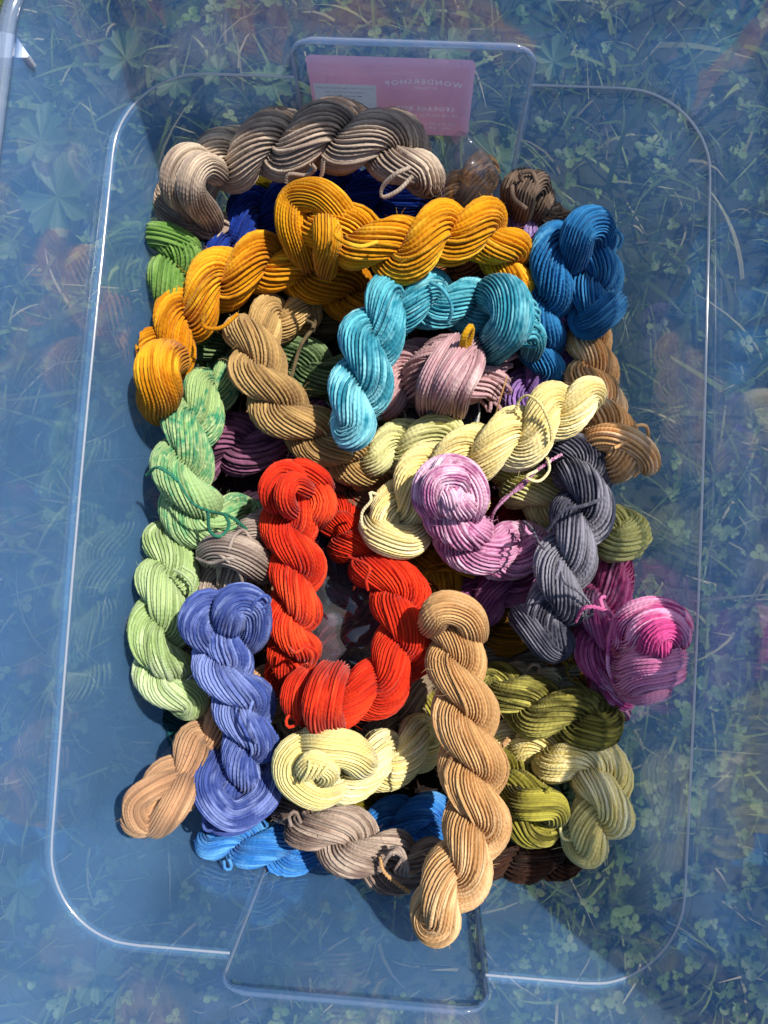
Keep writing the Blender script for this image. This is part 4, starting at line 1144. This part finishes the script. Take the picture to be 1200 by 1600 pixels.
MAGENTA_DARK = ym('magenta_deep', (200, 78, 138), (182, 58, 120), contrast=1.2)
MAGENTA_PALE = ym('magenta_pale', (216, 150, 184), (194, 110, 156), contrast=1.6, scale=26.0)
skein([(975, 895, .125, 80), (945, 925, .145, 86), (935, 985, .155, 88), (955, 1045, .15, 92), (975, 1085, .135, 74)], ym('magenta', (212, 112, 160), (182, 66, 126), (228, 160, 192), contrast=1.8, scale=24.0),
      'magenta pink skein at the right wall ending in a big round ball', strand=5.4, seed=92,
      extra=lambda r, m, sw, g: (belly(r, m, [(985, 1000, .19), (1028, 1008, .212), (1062, 1012, .202)], 84, 20, 47, taper=0.85),
                                 belly(r, m, [(972, 1010, .20), (982, 968, .222), (1022, 952, .230), (1058, 968, .226), (1072, 1005, .21)], 40, 20, 27, taper=0.85),
                                 belly(r, m, [(992, 1012, .222), (1003, 980, .236), (1032, 968, .238), (1056, 982, .234), (1064, 1012, .22)], 36, 18, 28, taper=0.85),
                                 belly(r, MAGENTA_DARK, [(1012, 1020, .232), (1020, 992, .243), (1040, 985, .243), (1056, 1008, .232)], 34, 18, 48, taper=0.8),
                                 belly(r, MAGENTA_DARK, [(1034, 1025, .232), (1036, 1004, .243), (1050, 1002, .240)], 28, 18, 49, taper=0.8),
                                 belly(r, MAGENTA_PALE, [(978, 1052, .195), (1000, 1036, .222), (1038, 1030, .230), (1070, 1022, .215)], 42, 20, 29, taper=0.85),
                                 belly(r, MAGENTA_PALE, [(978, 1072, .19), (1005, 1058, .215), (1042, 1052, .222), (1070, 1036, .208)], 42, 20, 30, taper=0.85),
                                 belly(r, MAGENTA_PALE, [(985, 1085, .185), (1012, 1080, .20), (1040, 1070, .202), (1060, 1055, .195)], 36, 16, 50, taper=0.85),
                                 belly(r, m, [(950, 1070, .15), (966, 1092, .16), (990, 1092, .15)], 32, 12, 31, taper=0.7),
                                 loose(r, m, sw, [(900, 970, .19), (910, 952, .20), (925, 948, .203), (948, 955, .203), (955, 965, .20)], 'tie_strand', .5, True),
                                 loose(r, m, sw, [(960, 965, .205), (952, 1000, .205), (950, 1040, .20), (958, 1065, .19), (970, 1085, .18)], 'tie_strand', .5),
                                 loose(r, m, sw, [(942, 950, .203), (938, 935, .203), (946, 932, .203)], 'tie_strand', .5)))
skein([(702, 978, .185, 88), (712, 1040, .195, 96), (726, 1110, .20, 104), (738, 1190, .20, 108), (748, 1265, .20, 106), (732, 1340, .205, 104), (694, 1395, .21, 102), (682, 1424, .21, 98)],
      ym('tan', (206, 164, 110), (184, 140, 90), (218, 182, 134), contrast=1.0), 'long tan skein on top of the pile reaching past its lower edge', strand=4.3, seed=93, phase=0.9,
      extra=lambda r, m, sw, g: (belly(r, m, [(672, 985, .20), (690, 950, .215), (730, 960, .21), (745, 1000, .20)], 50, 18, 32, taper=0.75),
                                 loose(r, m, sw, [(594, 1340, .182), (600, 1362, .182), (620, 1380, .18), (640, 1394, .18)], 'tie_strand', .7, True),
                                 loose(r, m, sw, [(785, 1165, .21), (795, 1155, .21)], 'tie_strand', .8, True),
                                 loose(r, m, sw, [(706, 1185, .235), (695, 1205, .23), (698, 1225, .225)])))
skein([(490, 1195, .165, 100), (545, 1205, .165, 98), (605, 1185, .15, 92), (655, 1160, .13, 84)], ym('cream', (228, 216, 152), (218, 202, 132), (234, 224, 174)),
      'cream skein with a round knotted end below the scarlet knot', strand=4.9, seed=94, ends=('fold', 'fold'),
      extra=lambda r, m, sw, g: (belly(r, m, [(530, 1235, .185), (490, 1240, .195), (455, 1215, .195), (455, 1180, .195), (490, 1165, .195)], 50, 16, 33, taper=0.8),
                                 belly(r, m, [(475, 1170, .20), (510, 1165, .205), (550, 1175, .20), (570, 1205, .18)], 56, 18, 34, taper=0.75),
                                 belly(r, m, [(470, 1215, .205), (490, 1190, .215), (515, 1205, .21), (500, 1225, .20)], 34, 12, 35, taper=0.7),
                                 [loose(r, m, sw, [(472 + 8 * i, 1222 - 2 * i, .218), (482 + 8 * i, 1205, .222), (484 + 9 * i, 1188 + 3 * i, .22)]) for i in range(4)]))

# --- yarn cake with a round dark label, and the clear bags
def yarn_cake():
    c = P(690, 640, .105)
    R = 0.030
    t = thing('yarn_ball', 'cream ball of yarn with a round dark label below the dusty pink skein', 'yarn ball', (c[0], c[1], c[2] - 0.045))
    prof = [(0.15, 0.0), (0.7, 0.0), (0.92, 0.1), (1, 0.3), (1, 0.7), (0.93, 0.9), (0.75, 1.0), (0.15, 1.0)]
    n = 120
    th = np.linspace(0, 2 * np.pi, n, endpoint=False)
    v = np.array([[(c[0] + R * r * (1 + 0.012 * (i % 2)) * math.cos(a), c[1] + R * r * (1 + 0.012 * (i % 2)) * math.sin(a), c[2] - 0.045 + 0.045 * z) for i, a in enumerate(th)] for r, z in prof]).reshape(-1, 3)
    k = len(prof)
    i = np.arange(k * n).reshape(k, n)
    q = np.stack([i[:-1], np.roll(i[:-1], -1, 1), np.roll(i[1:], -1, 1), i[1:]], -1).reshape(-1, 4)
    uv = np.stack([v[q.ravel()][:, 2], (q.ravel() % n) * 0.5], -1)
    mesh_obj('wound_yarn', v, q, Y['ivory'], t, uv=uv)
    dark = plain_mat('dark_card', (0.03, 0.032, 0.045), 0.3)
    rings = [(0.0, 0.0), (0.93, 0.0), (0.93, 0.0010), (0, 0.0012)]
    n2 = 48
    th = np.linspace(0, 2 * np.pi, n2, endpoint=False)
    v = np.array([[(c[0] + R * max(r, .01) * math.cos(a), c[1] + R * max(r, .01) * math.sin(a), c[2] + 0.0006 + z) for a in th] for r, z in rings]).reshape(-1, 3)
    i = np.arange(4 * n2).reshape(4, n2)
    q = np.stack([i[:-1], np.roll(i[:-1], -1, 1), np.roll(i[1:], -1, 1), i[1:]], -1).reshape(-1, 4)
    lab = mesh_obj('label_disc', v, q, dark, t, smooth=False)
    ring, _ = spline([(c[0] + R * .94 * math.cos(a), c[1] + R * .94 * math.sin(a), c[2] + 0.0014) for a in np.linspace(0, 6.2832, 30)], n=70)
    a, b, u = tube_mesh(ring, 0.0007, 6)
    rg = mesh_obj('label_edge', a, b, plain_mat('silver_edge', (0.6, 0.62, 0.66), 0.25), t)
    # green leaf print on the disc
    g = np.linspace(0, 2 * np.pi, 26, endpoint=False)
    gx, gy = P(688, 652, c[2])[:2]
    v = np.array([(gx, gy, c[2] + 0.0026)] + [(gx + 0.008 * (1 + .25 * math.sin(5 * a)) * math.cos(a), gy + 0.006 * (1 + .2 * math.cos(4 * a)) * math.sin(a), c[2] + 0.0022) for a in g])
    q = np.array([[0, 1 + 2 * j, 2 + 2 * j, 1 + (2 * j + 2) % 26] for j in range(13)])
    mesh_obj('leaf_print', v, q, plain_mat('green_print', lin((40, 92, 36)), 0.5), t)
yarn_cake()

M_bag = clear_plastic('clear_bag_film', 0.13, (0.7, 0.72, 0.76), rough=0.08, f0=0.13, bump=0.35, bump_scale=14)
def bag(pts, zf, label, seed, inner=None):
    """crumpled clear film lying over what it holds, closed below"""
    rng = np.random.default_rng(seed)
    t = thing('plastic_bag', label, 'plastic bag', tuple(P(pts[0][0], pts[0][1], zf(0) - 0.04)))
    poly = np.array([P(x, y, zf(0))[:2] for x, y in pts])
    cen = poly.mean(0)
    per, _ = spline([[*p, 0] for p in np.vstack([poly, poly[:1]])], n=61)
    per = per[:-1, :2]
    rr = np.linspace(0.0, 1, 22)
    V = []
    for side in (1, -1):
        for r in (rr if side > 0 else rr[::-1][1:]):
            for k_, p in enumerate(per):
                xy = cen + (p - cen) * max(r, 0.01)
                w = 0.0
                for f, am in ((22, .0030), (48, .0022), (90, .0010)):
                    w += am * math.sin(xy[0] * f * 3 + seed + 1.7 * math.sin(xy[1] * f * 2.1)) * math.cos(xy[1] * f * 2.3 + seed)
                prof = (1 - r ** 3)
                V.append((xy[0], xy[1], zf(0) + (side * zf(1) * prof + w * (side > 0)) * (1 if side > 0 else 1)))
    m = 2 * len(rr) - 1
    n = len(per)
    i = np.arange(m * n).reshape(m, n)
    q = np.stack([i[:-1], np.roll(i[:-1], -1, 1), np.roll(i[1:], -1, 1), i[1:]], -1).reshape(-1, 4)
    mesh_obj('film', np.array(V), q, M_bag, t)
    return t
skein([(470, 1040, .085, 84), (520, 1000, .09, 92), (575, 950, .09, 92), (610, 890, .08, 84)], ym('maroon', (96, 42, 58), (60, 34, 52), (124, 58, 74)), 'dark maroon skein inside the clear bag framed by the scarlet skeins', strand=5, seed=101)
skein([(500, 870, .075, 84), (520, 930, .08, 90), (590, 1010, .075, 90), (600, 1060, .07, 84)], ym('slate', (80, 84, 112), (56, 58, 80), (110, 114, 140)), 'dark slate blue skein inside the clear bag framed by the scarlet skeins', strand=5, seed=102)
bag([(470, 860), (560, 850), (620, 900), (640, 1000), (580, 1075), (490, 1060), (440, 980)], lambda k: (0.085, 0.036)[k], 'clear plastic bag over dark yarn framed by the scarlet skeins', 3)
bag([(700, 226), (715, 218), (748, 248), (782, 288), (786, 325), (735, 345), (692, 325), (690, 262)], lambda k: (0.150, 0.036)[k], 'clear plastic bag over caramel yarn below the pink label', 9)
def thread():
    c, _ = spline([P(792, 588, .17), P(781, 625, .165), P(768, 668, .15)], n=12)
    v, q, u = tube_mesh(c, 0.0005, 5)
    tag(mesh_obj('brass_thread', v, q, plain_mat('brass_thread', lin((196, 150, 92)), 0.4)), 'thin straight golden thread hanging beside the dusty pink skein', 'thread')
thread()
